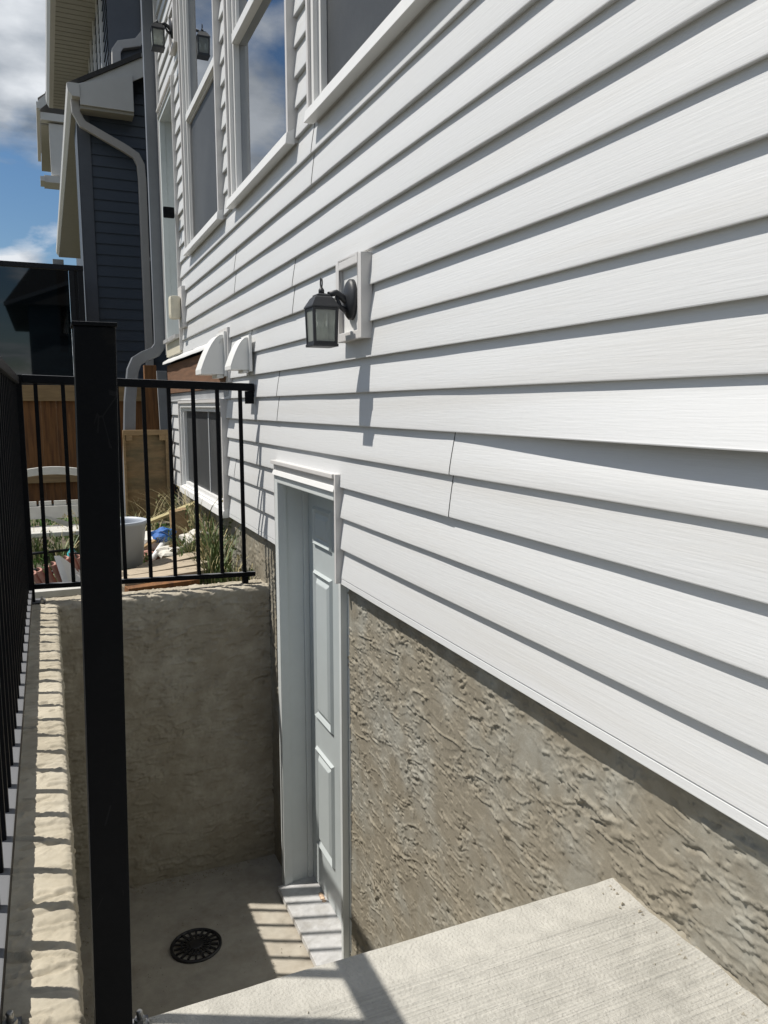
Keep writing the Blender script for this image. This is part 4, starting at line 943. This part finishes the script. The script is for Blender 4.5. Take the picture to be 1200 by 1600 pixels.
crumple((0.56, 5.15, -0.97), 0.06, M_CLAY, 'brick_lump', 'reddish broken brick lump right of the bucket', 'rubble', 12, 0.7)
crumple((0.575, 4.96, -0.99), 0.045, M_CLAY, 'brick_lump', 'small broken brick lump at the foot of the bucket', 'rubble', 14, 0.7)
tag(MB().tube([(0.55, 4.98, -0.97), (0.68, 5.20, -0.86)], 0.018, seg=10).build('white_pipe', M_TRIM), 'short white plastic pipe lying aslant right of the bucket', 'pipe')
for j, (a, b) in enumerate((((0.50, 5.08, -0.90), (0.64, 5.2, -0.85)), ((0.60, 5.1, -0.93), (0.74, 5.02, -0.86)))):
    plank(a, b, 0.028, 0.012, M_RAILWOOD, ('short pale lath sticking out behind the bucket', 'short pale lath crossing the scrap heap')[j], 'lath', grp='short laths on the scrap heap')
# weeds
def blades(mb, c, n, h, spread, rnd, wid=0.006, droop=0.6):
    for i in range(n):
        a = rnd.random()*2*math.pi; rr = spread*rnd.random()**0.7
        p = Vector((c[0]+rr*math.cos(a)*0.6, c[1]+rr*math.sin(a)*0.6, c[2])); hh = h*(0.45+0.65*rnd.random())
        da = a+rnd.gauss(0, 0.9); out = (0.15+droop*rnd.random())*hh; w = wid*(0.6+0.8*rnd.random())
        s = Vector((-math.sin(da), math.cos(da), 0)); d = Vector((math.cos(da), math.sin(da), 0)); K = 6; vs = []
        for k in range(K+1):
            t = k/K; q = p+d*out*t**2.0+Vector((0, 0, hh*(t-0.32*droop*t**3))); ww = w*(1-t)**0.6+0.0004
            vs += [q-s*ww, q+s*ww]
        mb.add(vs, [(2*k, 2*k+1, 2*k+3, 2*k+2) for k in range(K)], True)
        if rnd.random() < 0.3:
            for _ in range(5):
                q = p+d*out*0.9+Vector((rnd.gauss(0, 0.008), rnd.gauss(0, 0.008), hh*(0.62+0.12*rnd.random())))
                mb.add([q, q+s*0.006+Vector((0,0,0.008)), q+Vector((0,0,0.018)), q-s*0.006+Vector((0,0,0.008))], [(0,1,2,3)])
rnd = random.Random(4)
wl = [((0.82,4.36),0.30,60,'g'), ((0.90,4.62),0.42,70,'g'), ((0.94,4.95),0.46,60,'g'), ((0.80,4.92),0.30,45,'m'), ((0.95,5.35),0.50,50,'m'), ((0.92,5.8),0.45,45,'s'), ((0.96,6.3),0.40,40,'g'),
      ((0.68,6.2),0.35,35,'s'), ((0.52,5.7),0.30,35,'m'), ((0.05,5.3),0.25,40,'g'), ((0.18,5.75),0.34,30,'s'), ((-0.12,5.55),0.28,40,'g'), ((0.93,4.25),0.20,45,'g')]
WHERE = ['green weed clump rising right behind the far railing foot', 'tall green weed clump against the foundation just past the railing', 'tallest green weed clump under the near corner of the basement window',
         'half dried weed clump beside the white bag', 'tall half dried weed clump beneath the basement window', 'straw dry weed clump below the middle of the basement window', 'green weed clump at the far corner of the basement window',
         'straw dry weed clump in front of the plywood box', 'half dried weed clump behind the bucket', 'green weed clump between the clay tiles and the white bench', 'straw dry weed clump poking up before the bench arch',
         'green weed clump at the left end of the white bench', 'short green weed clump where the foundation meets the end wall']
for i, ((x, y), h, n, kd_) in enumerate(wl):
    root = empty('weed', (x, y, YZ), WHERE[i], 'weed', 'weed clumps in the side yard')
    fg = 1.0 if kd_ == 'g' else 0.5 if kd_ == 'm' else 0.15
    mb = MB(); blades(mb, (x, y, YZ), int(n*fg*0.7)+4, h, 0.13, rnd, 0.0045); mb.build('green_blades', M_GRASS, root)
    mb = MB(); blades(mb, (x, y, YZ), int(n*(1-fg)*1.0)+16, h*1.15, 0.14, rnd, 0.0032, 0.7); mb.build('dry_blades', M_STRAW, root)
gm = MB(); rnd = random.Random(9)
for i in range(900):
    blades(gm, (-0.6+1.5*rnd.random(), 4.5+3.4*rnd.random(), YZ), 2, 0.07+0.07*rnd.random(), 0.03, rnd, 0.004, 0.8)
gm.build('grass', M_LAWN, kind='stuff')

# ---- grit along the wall bases in the well, mortar smear where landing meets foundation
gr_ = MB(); rnd = random.Random(21)
def bit(x, y, z, r):
    a = rnd.random()*6.28; vs = [(x+r*math.cos(a+k*2.1)*(0.6+0.6*rnd.random()), y+r*math.sin(a+k*2.1)*(0.6+0.6*rnd.random()), z) for k in range(3)]+[(x, y, z+r*(0.5+0.6*rnd.random()))]
    gr_.add(vs, [(0,1,3), (1,2,3), (2,0,3)])
for i in range(420):
    t = rnd.random(); d = abs(rnd.gauss(0, 0.05))
    if rnd.random() < 0.6: bit(0.02+t*0.98, 3.925-d, -2.470, 0.003+0.006*rnd.random()**2)
    else: bit(0.012+d*0.8, 2.9+t*1.0, -2.470, 0.003+0.005*rnd.random()**2)
for i in range(160): bit(0.1+0.85*rnd.random(), 2.9+1.0*rnd.random(), -2.470, 0.002+0.003*rnd.random())
for i in range(90): bit(1.02-abs(rnd.gauss(0, 0.02)), -0.1+1.28*rnd.random(), -0.979, 0.002+0.0035*rnd.random())
for i in range(25): bit(0.1+0.9*rnd.random(), 0.4+0.7*rnd.random(), -0.979, 0.0015+0.002*rnd.random())
gr_.build('grit', M_WALLPARGE, kind='stuff')
nu, nv = 9, 420
gy = np.linspace(-0.3, 1.192, nv)[None, :]*np.ones((nu, 1)); tt = np.linspace(0, 1, nu)[:, None]*np.ones((1, nv))
wd = 0.012+0.035*np.clip(fbm(gy*6, gy*0+2, 4)-0.25, 0, 1)
hh = 0.006+0.022*np.clip(fbm(gy*9, gy*0+8, 4)-0.2, 0, 1)
gx = 1.040-wd*(1-tt)+0.002*(fbm(gy*50, tt*5, 2)-0.4)
gz = -0.9825+hh*tt**1.6+0.004*(fbm(gy*45, tt*6, 3)-0.40)*np.sin(np.pi*np.clip(tt*1.2, 0, 1))
sheet('mortar_fillet', np.stack([gx, gy, gz], -1), M_PARGE, st)
